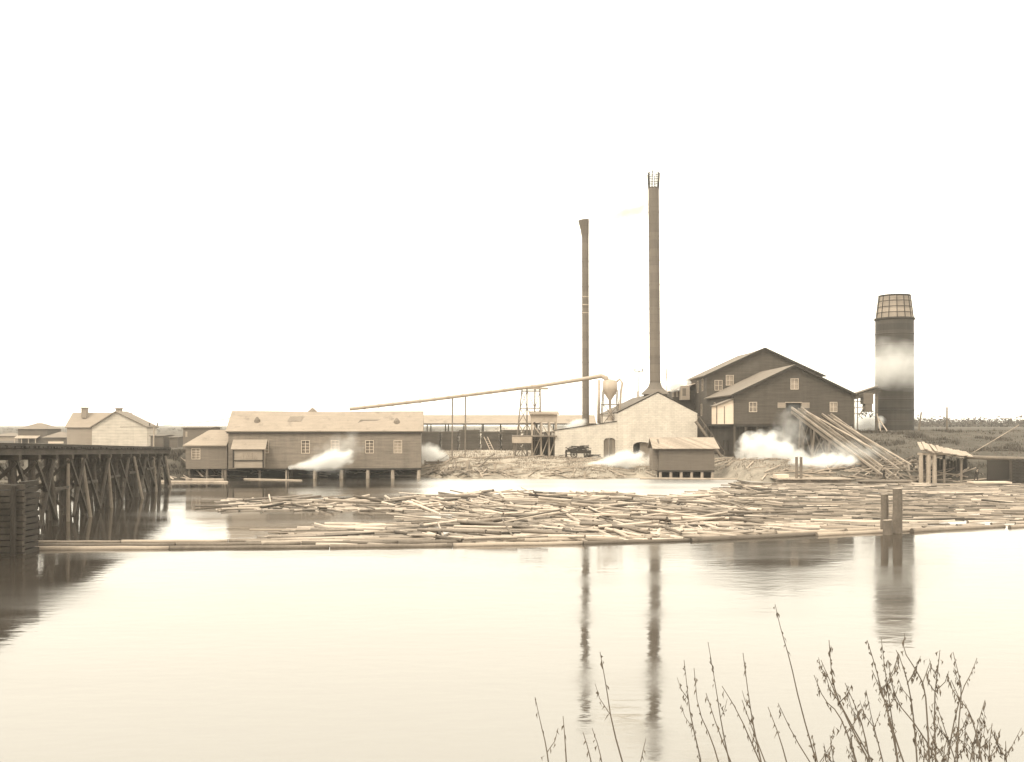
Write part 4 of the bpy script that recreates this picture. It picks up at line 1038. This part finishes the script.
# boom sticks, chained end to end, in rows
def boom_line(pxa, pxb, dy, rad, lab, grp, L_=9.0, light=False):
    Da = 8000/(boomY(pxa) + dy - 425); x = X(pxa, Da)
    i = 0
    while True:
        D = 8000/(boomY(512 + 1000*x/Da) + dy - 425)
        x2 = x + L_*rl.uniform(.8, 1.15); p2 = 512 + 1000*x2/D; D2 = 8000/(boomY(p2) + dy - 425)
        m = MB(); n = 6; r0 = rad*rl.uniform(.85, 1.15); j = rl.uniform(-.1, .1)
        m.tube([(x + (x2 - .04 - x)*k/n, D + (D2 - D)*k/n + j + .05*math.sin(k), .03 + .015*math.sin(k*2 + i)) for k in range(n + 1)], [r0*(1 - .15*k/n) for k in range(n + 1)], 9, capmi=1)
        o = m.build('boom_stick', [MT['boomlog'], MT['logend']], loc=((x + x2)/2, D, 0)); tag(o, lab, 'boom log', grp)
        me = o.data; me.polygons.foreach_set('use_smooth', [p.material_index == 0 for p in me.polygons])
        x = x2; Da = D2; i += 1
        if p2 > pxb: break
boom_line(30, 1040, 0, .19, 'long boom log of the outermost line facing the open river', 'outer line of boom logs')
boom_line(40, 640, -3.6, .16, 'long boom log of the second line, just behind the outer one', 'second line of boom logs', 8)
boom_line(34, 410, -6.8, .14, 'boom log of the innermost line near the trestle', 'innermost line of boom logs', 7)
boom_line(700, 880, -3.0, .17, 'boom log of the short inner line left of the mooring piles', 'short inner line of boom logs', 6)
for (a, b, r_, lab) in ((P(158, 482, 140), P(228, 482.6, 139), .22, 'floating log along the shore below the hip-roofed annex'), (P(244, 479, 147.5), P(302, 481, 143.5), .15, 'thin floating log below the bay of the long shed'), (P(186, 474, 146), P(224, 474, 146), .2, 'pale timber lying on the bank under the annex')):
    a.z = max(.03, ground(a.x, a.y) + .2) if a.z > .9 or True else a.z; b.z = max(.03, ground(b.x, b.y) + .2)
    m = MB(); m.tube([a, b], [r_, r_*.8], 8); tag(m.build('shore_log', MT['palewood'], loc=a.lerp(b, .5)), lab, 'log')
# low landing stage of slabs in front of the slips
t = thing('landing_stage', P(800, 476, 139), 'low plank landing stage with two posts below the slips', 'platform')
m = MB()
for i in range(16):
    xx = X(775 + i*4.6, 138); m.box(xx, xx + .52, 136 + random.uniform(-.3, .3), 141.5, .55, .68)
m.build('planks', MT['palewood'], t)
m = MB(); m.box(X(775, 137), X(850, 137), 136.4, 136.7, -.2, .54); m.build('edge_beam', MT['midwood'], t)
for px_ in (797, 801.5):
    m = MB(); m.tube([(X(px_, 137), 137.2, -.5), (X(px_, 137), 137.2, Z(457, 137))], .2, 7); m.build('post', MT['midwood'], t)
m = MB(); m.box(X(775, 138), X(787, 138), 137, 139, .7, 1.2); tag(m.build('white_box', MT['white'], loc=(X(781, 138), 138, .7)), 'low white board box on the landing stage under the big steam cloud', 'box')

# ------------------------------------------------------------------ bank litter, grass and brush
rg = random.Random(5)
def blades(name, m_, n, region, h0, h1, label, cat, wd=.06, cond=None):
    mb = MB(); k = 0
    while k < n:
        xx = rg.uniform(region[0], region[1]); yy = rg.uniform(region[2], region[3])
        t_ = yy - shore(xx)
        if t_ < .3: continue
        if mnoise.noise(Vector((xx*.35, yy*.5, 1))) < -.08: k += .2; continue
        if cond and not cond(xx, yy): k += .1; continue
        g = ground(xx, yy); h = rg.uniform(h0, h1); a = rg.uniform(0, 6.28); c, s_ = math.cos(a)*wd, math.sin(a)*wd
        lx, ly = rg.gauss(0, .3)*h, rg.gauss(0, .3)*h
        mb.v += [Vector((xx - c, yy - s_, g - .05)), Vector((xx + c, yy + s_, g - .05)), Vector((xx + lx, yy + ly, g + h))]
        b = len(mb.v); mb.f.append([b - 3, b - 2, b - 1]); mb.m.append(0); k += 1
    o = mb.build(name, m_, recalc=False); tag(o, label, cat, kind='stuff'); return o
def notbuilt(x, y):
    if -50 < x < -13 and 149 < y < 160: return False
    if 7 < x < 32 and 168 < y < 190: return False
    if 17 < x < 31 and 146 < y < 153: return False
    if 33 < x < 59 and 163 < y < 210: return False
    return True
blades('bank_grass', MT['grass'], 20000, (-14, 42, 142, 168), .08, .34, 'dry pale grass tufts on the bank below the mill yard', 'grass', .05, notbuilt)
blades('hill_weeds', mat('hill_weed_stalks', .10, 'log', var=.4, bump=0), 14000, (44, 110, 138, 200), .06, .28, 'dark weeds covering the rise right of the sawmill', 'weeds', .08, notbuilt)
blades('hill_brush', MT['brush'], 9000, (58, 100, 139, 192), .2, .7, 'ragged darker brush in patches over the rise at the right', 'brush', .09, lambda x, y: notbuilt(x, y) and mnoise.noise(Vector((x*.16, y*.12, 8))) > .12)
blades('shore_brush', MT['brush'], 12000, (-75, -42, 139, 160), .15, .7, 'dark brush on the bank where the trestle lands', 'brush', .09, notbuilt)
blades('yard_grass', MT['grass'], 6000, (-45, 10, 160, 212), .15, .5, 'thin dry grass of the yard behind the long shed', 'grass', .06, notbuilt)
# scattered slabs and boards
mb = MB(); k = 0
while k < 420:
    xx = rg.uniform(-50, 62); yy = shore(xx) + abs(rg.gauss(1, 6)) + .3
    if not notbuilt(xx, yy) and not (-50 < xx < -13): k += .2; continue
    if yy > 170: continue
    g = max(ground(xx, yy), 0) + rg.uniform(.05, .2); a = rg.gauss(0, .5); L_ = rg.uniform(1, 4.5)
    mb.beam((xx, yy, g), (xx + L_*math.cos(a), yy + L_*math.sin(a), max(0, ground(xx + L_*math.cos(a), yy + L_*math.sin(a))) + rg.uniform(.05, .45)), rg.uniform(.12, .3), rg.uniform(.05, .14)); k += 1
mb2 = MB()
for k in range(130):
    xx = rg.uniform(46, 60) if k % 4 else rg.uniform(-13, -3); yy = shore(xx) + abs(rg.gauss(0, 5)) + .2
    g = max(ground(xx, yy), 0); a = rg.gauss(0, .8); L_ = rg.uniform(.8, 3.2)
    mb2.beam((xx, yy, g + rg.uniform(.05, .3)), (xx + L_*math.cos(a), yy + L_*math.sin(a), max(0, ground(xx + L_*math.cos(a), yy + L_*math.sin(a))) + rg.uniform(.1, .9)), rg.uniform(.15, .35), rg.uniform(.08, .2))
tag(mb2.build('dark_slab_litter', MT['midwood']), 'dark slabs and stumps, added under the slips for their shadow, and beside the long shed', 'wood litter', kind='stuff')  # dark tone under the slips stands in for the shadow there
tag(mb.build('slab_litter', MT['palewood']), 'loose slabs and boards littering the bank along the mill', 'wood litter', kind='stuff')
# shore retaining timbers mid bank
for px0_, px1_, row, D, lab in ((425, 478, 461, 157, 'low dark board retaining wall on the bank right of the long shed'), (560, 583, 474, 150.5, 'short board bulkhead beside the steam jet at the bank')):
    m = MB(); a, b = X(px0_, D), X(px1_, D)
    for i in range(3): m.box(a, b, D, D + .12, Z(row, D) - .35*(i + 1), Z(row, D) - .35*i - .04)
    for i in range(5): xx = a + (b - a)*i/4; m.box(xx - .1, xx + .1, D - .14, D - .01, Z(row, D) - 1.6, Z(row, D) + .15)
    tag(m.build('retaining_wall', MT['midwood'], loc=((a + b)/2, D, Z(row, D) - 1)), lab, 'retaining wall')
for px_, r0, r1, D, lab in ((467, 461, 470, 152, 'short pale post on the bank right of the long shed, leftmost of three'), (495, 464, 475, 150, 'thick pale post on the bank, middle of three'), (585, 471, 479, 148.5, 'pale post under the steam jet in front of the brick wing')):
    m = MB(); m.tube([(X(px_, D), D, Z(r1, D) - .6), (X(px_, D), D, Z(r0, D))], .22, 7); tag(m.build('bank_post', MT['palewood'], loc=(X(px_, D), D, Z(r1, D))), lab, 'post')

# wagon
t = thing('loaded_wagon', (X(580.5, 166), 166, 2.6), 'dark wagon heaped with slabs in front of the brick wing', 'wagon')
cx, cy, gz = X(580.5, 166), 166, ground(X(580.5, 166), 166) + .15
m = MB(); m.box(cx - 1.7, cx + 1.7, cy - .7, cy + .7, gz + .75, gz + .9); m.box(cx - 1.7, cx + 1.7, cy - .72, cy - .66, gz + .9, gz + 1.3); m.build('bed', MT['darkwood'], t)
for sx in (-1.1, 1.1):
    for sy in (-.85, .85):
        m = MB(); c = Vector((cx + sx, cy + sy, gz + .52)); rim = [c + Vector((.5*math.cos(q*math.pi/8), 0, .5*math.sin(q*math.pi/8))) for q in range(17)]
        m.tube(rim, .05, 6, cap=False)
        for q in range(8): m.beam(c, c + Vector((.5*math.cos(q*math.pi/4), 0, .5*math.sin(q*math.pi/4))), .05)
        m.build('wheel', MT['darkwood'], t)
m = MB()
for i in range(70):
    xx = rg.uniform(-1.6, 1.2); zz = rg.uniform(0, 1.25)*(1 - (xx/2.2)**2)
    a = Vector((cx + xx - .7, cy + rg.uniform(-.6, .6), gz + .95 + zz)); m.beam(a, a + Vector((rg.uniform(1.0, 1.5), rg.uniform(-.3, .3), rg.uniform(-.25, .25))), .16, .1)
m.build('slab_load', MT['darkwood'], t)['kind'] = 'stuff'
m = MB(); m.beam((cx - 1.7, cy, gz + .6), (cx - 3.6, cy, gz + .35), .1); m.build('pole_shaft', MT['darkwood'], t)
m = MB()
for i in range(14):
    a = Vector((X(588 + rg.random()*8, 166), 165.6 + rg.random(), gz + .15 + .12*(i % 4))); m.beam(a - Vector((.8, 0, 0)), a + Vector((.9, rg.uniform(-.2, .2), 0)), .16, .1)
tag(m.build('board_pile', MT['darkwood'], loc=(X(592, 166), 166, gz)), 'low pile of dark boards right of the wagon', 'board pile')

# ------------------------------------------------------------------ people
def person(x, y, z, face, pose, label):
    """skinned figure: 1.72 m; face = angle the body faces (0 = +X)"""
    t = bpy.data.objects.new('person', None); C.objects.link(t); t.location = (x, y, z); t.rotation_euler = (0, 0, face); tag(t, label, 'person')
    f = pose.get('bend', 0); hip = Vector((0, 0, .92)); ch = hip + Vector((math.sin(f)*.42, 0, math.cos(f)*.42)); nk = hip + Vector((math.sin(f)*.55, 0, math.cos(f)*.55))
    hd = nk + Vector((math.sin(f*.7)*.17 + .02, 0, math.cos(f*.7)*.17)); st = pose.get('stride', .12)
    def chain(name, V, E, Rr, m_, sub=1):
        me = bpy.data.meshes.new(name); me.from_pydata(V, E, []); me.materials.append(m_)
        o = bpy.data.objects.new(name, me); C.objects.link(o); o.parent = t
        bm = bmesh.new(); bm.from_mesh(me); lay = bm.verts.layers.skin.verify(); bm.verts.ensure_lookup_table()
        for i, r_ in enumerate(Rr): bm.verts[i][lay].radius = (r_, r_*.9)
        bm.verts[0][lay].use_root = True
        bm.to_mesh(me); bm.free()
        md = o.modifiers.new('skin', 'SKIN'); md.use_smooth_shade = True
        s2 = o.modifiers.new('sub', 'SUBSURF'); s2.levels = sub; s2.render_levels = sub
        return o
    ar = pose.get('arms', ((.12, -.5), (.12, -.5)))
    V = [hip, ch, nk, hd, hd + Vector((.0, 0, .1))]; E = [(0, 1), (1, 2), (2, 3), (3, 4)]; Rr = [.13, .15, .055, .095, .07]
    for s_, (dx, dz) in zip((-1, 1), ar):
        sh = ch + Vector((0, s_*.18, .06)); el = sh + Vector((dx*.4, s_*.08, -.27)); wr = sh + Vector((dx*1.9, s_*.06, dz)); hn = wr + Vector((dx*.3 + .02, 0, -.09))
        b = len(V); V += [sh, el, wr, hn]; E += [(1, b), (b, b+1), (b+1, b+2), (b+2, b+3)]; Rr += [.07, .05, .035, .03]
    for s_ in (-1, 1):
        hp = hip + Vector((0, s_*.1, -.06)); kn = Vector((s_*st*.6 + .03, s_*.11, .5)); an = Vector((s_*st, s_*.11, .09)); to = an + Vector((.17, 0, -.05))
        b = len(V); V += [hp, kn, an, to]; E += [(0, b), (b, b+1), (b+1, b+2), (b+2, b+3)]; Rr += [.09, .065, .045, .035]
    chain('body', [v[:] for v in V], E, Rr, MT['skin'])
    cv = [hip - Vector((0, 0, .1)), ch, V[5], V[6], V[7], V[9], V[10], V[11]]
    chain('coat', [v[:] for v in cv], [(0, 1), (1, 2), (2, 3), (3, 4), (1, 5), (5, 6), (6, 7)], [.17, .19, .09, .075, .055, .09, .075, .055], pose.get('coat', MT['cloth']))
    tv = [hip, V[13], V[14], V[15], V[17], V[18], V[19]]
    chain('trousers', [v[:] for v in tv], [(0, 1), (1, 2), (2, 3), (0, 4), (4, 5), (5, 6)], [.15, .11, .085, .07, .11, .085, .07], MT['cloth'])
    m = MB(); m.lathe(hd + Vector((0, 0, .07)), [(.18, 0), (.17, .02), (.1, .03), (.095, .12), (.04, .14)], 12); o = m.build('hat', MT['cloth'], smooth=True); o.parent = t
    # face: nose and brow shadow line
    m = MB(); m.lathe(hd + Vector((.095, 0, -.01)), [(.02, -.02), (.012, .02)], 6, cap=True); o = m.build('nose', MT['skin']); o.parent = t
    return t
gy = X(566, 164.2); person(gy, 164.2, ground(gy, 164.2), R(0), dict(arms=((.25, -.35), (.25, -.35))), 'person in dark clothes and hat standing at the wagon')
gx = X(884, 136); person(gx, 136, .55, R(160), dict(arms=((.2, -.4), (.1, -.52))), 'person in dark clothes standing at the foot of the slips')
m = MB(); m.box(gx - 3.5, gx + 3.2, 134.9, 137.2, .3, .5); m.tube([(gx - 3.2, 135.2, .12), (gx + 3, 135.2, .12)], .2, 8); m.tube([(gx - 3.2, 136.8, .12), (gx + 3, 136.8, .12)], .2, 8)
tag(m.build('plank_float', MT['midwood'], loc=(gx, 136, .1)), 'plank float at the foot of the slips carrying a standing figure', 'float')
gx = X(976, 134.5); person(gx, 134.5, .405, R(-60), dict(bend=.35, arms=((.3, -.3), (.35, -.3)), stride=.2), 'person in dark clothes bending forward on the raft by the lean-to')
m = MB(); m.box(X(970, 134.5), X(1008, 134.5), 133.4, 135.4, .2, .4); tag(m.build('plank_float', MT['white'], loc=(X(990, 134.5), 134.5, .1)), 'bright plank float under the bending figure at the right', 'float')

# ------------------------------------------------------------------ distant woods
rw = random.Random(3)
mb = MB()
def tuft(c, r_, n):
    for i in range(n):
        d = Vector((rw.gauss(0, 1), rw.gauss(0, .6), rw.gauss(0, .8)))*r_*.5 + Vector(c)
        s_ = rw.uniform(.5, 1.3)*r_*.27; q = [d + Vector((rw.uniform(-s_, s_), rw.uniform(-s_, s_), rw.uniform(-s_, s_))) for _ in range(3)]
        b = len(mb.v); mb.v += q; mb.f.append([b, b + 1, b + 2]); mb.m.append(0)
for i in range(1500):
    D = rw.uniform(430, 900); px_ = rw.choice((rw.uniform(905, 1150), rw.uniform(-150, 1150)))
    xx = X(px_, D); g = ground(xx, D); h = rw.uniform(1.6, 3.6)*(1.25 if px_ > 900 else .5)
    tuft((xx, D, g + h*.4), h*.9, 26)
tag(mb.build('distant_woods', MT['woods'], recalc=False), 'low hazy line of woods along the horizon', 'woods', kind='stuff')

# ------------------------------------------------------------------ steam and smoke
def vol_mat(name, dens, colr, ns=.5, thr=.42, an=0.0, detail=3, stretch=(1, 1, 1), soft=.25):
    m = bpy.data.materials.new(name); m.use_nodes = True; N = m.node_tree.nodes; L = m.node_tree.links
    N.remove(N['Principled BSDF']); o = N['Material Output']
    v = N.new('ShaderNodeVolumePrincipled'); v.inputs['Color'].default_value = colr; v.inputs['Anisotropy'].default_value = an
    tc = N.new('ShaderNodeTexCoord')
    ln = N.new('ShaderNodeVectorMath'); ln.operation = 'LENGTH'
    # generated coords -> -1..1
    mp = N.new('ShaderNodeMapping'); mp.vector_type = 'POINT'; mp.inputs['Location'].default_value = (-1, -1, -1); mp.inputs['Scale'].default_value = (2, 2, 2)
    L.new(tc.outputs['Generated'], mp.inputs[0]); L.new(mp.outputs[0], ln.inputs[0])
    ns_ = N.new('ShaderNodeTexNoise'); ns_.inputs['Scale'].default_value = ns; ns_.inputs['Detail'].default_value = detail; ns_.inputs['Roughness'].default_value = .6
    m2 = N.new('ShaderNodeMapping'); m2.inputs['Scale'].default_value = stretch; L.new(tc.outputs['Object'], m2.inputs[0]); L.new(m2.outputs[0], ns_.inputs[0])
    # falloff = 1 - len ; value = falloff*1.2 + (noise-.5)*2 - thr
    a = N.new('ShaderNodeMath'); a.operation = 'MULTIPLY_ADD'; a.inputs[1].default_value = -1.3; a.inputs[2].default_value = 1.3 - thr - 1.0; L.new(ln.outputs['Value'], a.inputs[0])
    b = N.new('ShaderNodeMath'); b.operation = 'MULTIPLY_ADD'; b.inputs[1].default_value = 2.0; L.new(ns_.outputs[0], b.inputs[0]); L.new(a.outputs[0], b.inputs[2])
    c = N.new('ShaderNodeMapRange'); c.interpolation_type = 'SMOOTHSTEP'; c.inputs['From Min'].default_value = 0; c.inputs['From Max'].default_value = soft*3; c.inputs['To Max'].default_value = dens; L.new(b.outputs[0], c.inputs['Value'])
    L.new(c.outputs[0], v.inputs['Density']); L.new(v.outputs[0], o.inputs['Volume'])
    return m
def puff(name, label, cat, c, r_, mat_, rot=0, tilt=0):
    bm = bmesh.new(); bmesh.ops.create_icosphere(bm, subdivisions=3, radius=1)
    for v in bm.verts: v.co = Vector((v.co.x*r_[0], v.co.y*r_[1], v.co.z*r_[2]))
    me = bpy.data.meshes.new(name); bm.to_mesh(me); bm.free(); me.materials.append(mat_)
    o = bpy.data.objects.new(name, me); C.objects.link(o); o.location = c; o.rotation_euler = (0, R(tilt), R(rot))
    tag(o, label, cat, kind='stuff'); return o
WH = (.99, .985, .97, 1)
def jet_mat(name, dens, colr=WH):
    m = vol_mat(name, dens, colr, .8, -.1, stretch=(.5, 1, 1), soft=.35); N = m.node_tree.nodes; L = m.node_tree.links
    ln = [n for n in N if n.type == 'VECT_MATH'][0]; mp = ln.inputs[0].links[0].from_node
    sp = N.new('ShaderNodeSeparateXYZ'); L.new(mp.outputs[0], sp.inputs[0])
    wd = N.new('ShaderNodeMapRange'); wd.inputs['From Min'].default_value = -1; wd.inputs['From Max'].default_value = .9; wd.inputs['To Min'].default_value = .12; wd.inputs['To Max'].default_value = 1.0; L.new(sp.outputs[0], wd.inputs['Value'])
    cb = N.new('ShaderNodeCombineXYZ')
    for i in (1, 2):
        d = N.new('ShaderNodeMath'); d.operation = 'DIVIDE'; L.new(sp.outputs[i], d.inputs[0]); L.new(wd.outputs[0], d.inputs[1]); L.new(d.outputs[0], cb.inputs[i])
    tl = N.new('ShaderNodeMapRange'); tl.inputs['From Min'].default_value = 0; tl.inputs['From Max'].default_value = 1; tl.inputs['To Min'].default_value = 0; tl.inputs['To Max'].default_value = 1.1; L.new(sp.outputs[0], tl.inputs['Value']); L.new(tl.outputs[0], cb.inputs[0])
    L.new(cb.outputs[0], ln.inputs[0]); return m
st = vol_mat('steam', 1.9, WH, .5, -.05, soft=.4)
st2 = vol_mat('steam_jet', 1.6, WH, .8, -.1, stretch=(.45, 1, 1), soft=.35)
stt = vol_mat('steam_thin', .22, WH, .5, -.05, soft=.4)
jm = jet_mat('steam_jet', 2.4)
puff('steam_plume', 'white jet of steam blowing against the wall of the long shed', 'steam', P(322, 461.5, 146.4), (5.1, 1.6, 2.3), jm, tilt=-11)
puff('steam_plume', 'thin wisp of steam rising up the long shed wall', 'steam', P(336, 455, 147.6), (5.2, 1.6, 3.2), stt, tilt=-35)
puff('steam_plume', 'small steam cloud on the bank right of the long shed', 'steam', P(430, 454, 158), (3.2, 1.6, 1.9), st, tilt=20)
puff('steam_plume', 'bright steam jet in front of the brick wing', 'steam', P(614, 462, 153.6), (5.2, 1.6, 2.4), jm, tilt=-9)
puff('steam_plume', 'thin steam drifting toward the pump house', 'steam', P(628, 464, 157), (6.4, 1.8, 2.8), stt)
puff('steam_plume', 'largest white steam cloud billowing under the sawmill', 'steam', P(774, 457, 155), (6.6, 2.8, 4.1), st, tilt=20)
puff('steam_plume', 'thin grey steam column rising to the log opening', 'steam', P(788, 434, 160), (3.6, 1.8, 5.8), stt, tilt=22)
puff('steam_plume', 'low steam cloud over the landing stage beneath the slips', 'steam', P(828, 466, 146), (6.2, 2.2, 2.1), st)
puff('steam_plume', 'thin steam spreading around the foot of the slips', 'steam', P(846, 458, 147), (7.0, 2.2, 3.2), stt)
puff('steam_plume', 'broad band of steam drifting across the middle of the burner', 'steam', P(893, 364, 196), (14, 2.6, 5.4), vol_mat('steam_band', .42, WH, .15, -.2, soft=.6), tilt=7)
puff('steam_plume', 'steam hanging over the annex roof behind the boiler house', 'steam', P(675, 384, 198.6), (3.4, 1.4, 1.7), st)
puff('steam_plume', 'white steam between the conveyor posts by the burner', 'steam', P(865, 422, 200), (4.5, 1.6, 2.0), st)
SM = (.80, .70, .54, 1)
puff('smoke_plume', 'faint yellowish smoke drifting right from the shorter stack', 'smoke', P(622, 214, 184), (7.4, 1.8, 2.6), jet_mat('smoke', .95, SM), tilt=-13)
puff('smoke_plume', 'faint yellowish smoke trailing right from the tall stack', 'smoke', P(697, 178, 182), (8.2, 1.8, 2.4), jet_mat('smoke_thin', .5, SM), tilt=-4)
puff('steam_plume', 'white steam on the roof of the brick wing left of the stack', 'steam', P(576, 424, 180), (2.4, 1.4, 1.0), st, tilt=-15)

for px_, py_, D, lab in ((289, 468.5, 147.3, 'thin steam pipe on the foremost piles of the long shed, at the jet'), (582.5, 467, 153.6, 'thin steam pipe above the bank in front of the brick wing, at the jet')):
    p = P(px_, py_, D); m = MB(); m.tube([(p.x - .3, p.y + 3.2, p.z - .1), (p.x - .3, p.y + .1, p.z), (p.x, p.y, p.z)], .12, 7); m.tube([(p.x - .3, p.y + .4, p.z), (p.x - .3, p.y + .4, -.5)], .1, 6)
    tag(m.build('steam_pipe', MT['darkwood'], loc=p), lab, 'pipe')
# ------------------------------------------------------------------ air
hb = MB(); hb.box(-3200, 3200, -600, 4200, -3.5, 60); hm = bpy.data.materials.new('air'); hm.use_nodes = True
hn = hm.node_tree.nodes; hn.remove(hn['Principled BSDF']); hv = hn.new('ShaderNodeVolumePrincipled'); hv.inputs['Density'].default_value = HAZE; hv.inputs['Color'].default_value = (1, .985, .95, 1); hv.inputs['Anisotropy'].default_value = .2
hm.node_tree.links.new(hv.outputs[0], hn['Material Output'].inputs['Volume'])
tag(hb.build('haze', hm), kind='stuff')

# ------------------------------------------------------------------ willow shoots in front
rt = random.Random(11)
shoots = [
 [(535,697),(541,725),(546,745),(550,775)], [(563,716),(565,740),(567,775)], [(600,652),(606,685),(612,725),(626,775)],
 [(583,732),(588,748),(594,775)], [(592,728),(599,748),(604,775)], [(646,738),(642,755),(638,775)],
 [(684,660),(688,695),(690,714),(704,775)], [(694,668),(698,710),(712,740),(722,775)], [(706,693),(718,730),(736,775)],
 [(708,642),(716,688),(722,728),(732,775)], [(722,686),(738,712),(757,755),(765,775)], [(743,653),(749,700),(755,735),(764,775)],
 [(775,604),(781,630),(790,660),(800,705),(820,775)], [(742,700),(752,728),(770,775)], [(768,707),(780,738),(790,775)], [(778,703),(793,735),(818,775)],
 [(829,640),(832,680),(842,710),(876,775)], [(821,660),(827,674),(834,690),(846,715),(880,775)], [(814,675),(824,700),(838,712),(850,740),(860,775)],
 [(845,683),(855,705),(864,730),(872,775)], [(867,640),(875,665),(884,700),(896,740),(908,775)], [(881,637),(885,670),(892,720),(900,775)],
 [(905,633),(903,650),(916,670),(925,687),(928,730),(930,775)], [(896,650),(901,660),(910,690),(915,730),(918,775)], [(872,670),(885,700),(893,735),(900,775)],
 [(951,680),(960,700),(970,712),(978,740),(984,775)], [(953,652),(958,672),(962,690),(958,730),(957,775)], [(977,658),(972,672),(962,690),(952,730),(946,775)],
 [(940,650),(938,668),(934,700),(936,775)], [(866,690),(872,720),(880,750),(886,775)], [(888,660),(895,700),(920,730),(945,775)], [(935,700),(945,730),(960,775)], [(985,700),(975,735),(968,775)], [(830,735),(835,775)], [(812,735),(820,775)], [(850,728),(856,775)]]
for k in range(8):
    a = 922 + k*12 + rt.uniform(-3, 3); shoots.append([(a, rt.uniform(716, 746)), (a + rt.uniform(-4, 4), 752), (a + rt.uniform(-6, 6), 778)])
for si, pts in enumerate(shoots):
    D0 = rt.uniform(5.0, 6.4)
    def q3(p, k): return P(p[0], p[1], D0 - .03*k)
    base = q3(pts[-1], len(pts)); root = Vector((base.x + rt.uniform(.05, .3), D0 - .1, ground(base.x, D0) - .1))
    path = [q3(p, i) for i, p in enumerate(pts)] + [root]
    # smooth the path
    sm = [path[0]]
    for a, b, c in zip(path, path[1:], path[2:]): sm += [a.lerp(b, .75), b.lerp(c, .25)]
    sm.append(path[-1]); path = sm
    t_ = thing('willow_shoot', root, 'thin dry willow shoot with hanging leaves among the dense cluster at the lower right' if pts[0][0] > 800 else ('thin dry willow shoot standing left of the tallest one' if pts[0][0] < 770 else 'tallest bare willow shoot in the foreground'), 'shrub',
               'willow shoots in the dense cluster' if pts[0][0] > 800 else ('sparser willow shoots' if pts[0][0] < 770 else None))
    if 770 <= pts[0][0] <= 800 and pts[0][1] > 650: t_['label'] = 'short willow shoot at the foot of the tallest one'
    if pts[0] == (768, 707): t_['label'] = 'thin dry willow shoot standing left of the tallest one'; t_['group'] = 'sparser willow shoots'
    m = MB(); n = len(path); m.tube(path, [.0018 + .0037*i/(n - 1) for i in range(n)], 5); stem = m.build('stem', MT['twig'], t_)
    m = MB(); tw = MB()
    dense = 1.0 if pts[0][0] > 800 else .55
    vis = path[:-2]
    lines = [(vis, 1.0)]
    if dense >= 1 or pts[0][1] < 700:
        for k in range(rt.randint(1, 3) if dense >= 1 else rt.randint(0, 2)):     # side branches
            i = rt.randrange(2, max(3, len(vis) - 1)) if len(vis) > 3 else 1; p = vis[min(i, len(vis) - 1)]; sd_ = rt.choice((-1, 1)); L_ = rt.uniform(.08, .2)
            b1 = p + Vector((sd_*L_*.35, rt.uniform(-.04, .04), L_*.5)); b2 = b1 + Vector((sd_*L_*.15, rt.uniform(-.03, .03), L_*.5))
            tw.tube([p, b1, b2], [.0026, .002, .0012], 4); lines.append(([b2, b1, p], 1.2))
    for line, dk in lines:
      for i in range(len(line) - 1):
        a, b = line[i], line[i + 1]; cnt = max(1, int((a - b).length/.020*dense*dk))
        near_tip = i < 2
        for k in range(cnt):
            if not near_tip and mnoise.noise(Vector((i*.9, si*3.3, k*.05))) < -.02: continue
            p = a.lerp(b, rt.random())
            off = Vector((rt.gauss(0, .009), rt.gauss(0, .009), rt.uniform(-.002, .008)))
            L_ = rt.uniform(.018, .052); wd = rt.uniform(.0026, .0058); h = p + off*.3; ang = rt.gauss(0, .28)
            tip = h + Vector((math.sin(ang)*L_, rt.uniform(-.01, .01), -L_)); mid = h.lerp(tip, .45) + off*.6; s1 = Vector((wd, 0, 0)); s2 = Vector((0, wd*.8, 0))
            m.add([h, mid + s1, mid + s2, mid - s1, mid - s2, tip], [(0,1,2),(0,2,3),(0,3,4),(0,4,1),(5,2,1),(5,3,2),(5,4,3),(5,1,4)])
    if m.v: m.build('leaves', MT['leaf'], t_, recalc=False)['kind'] = 'stuff'
    if tw.v: tw.build('side_twigs', MT['twig'], t_, recalc=False)['kind'] = 'stuff'
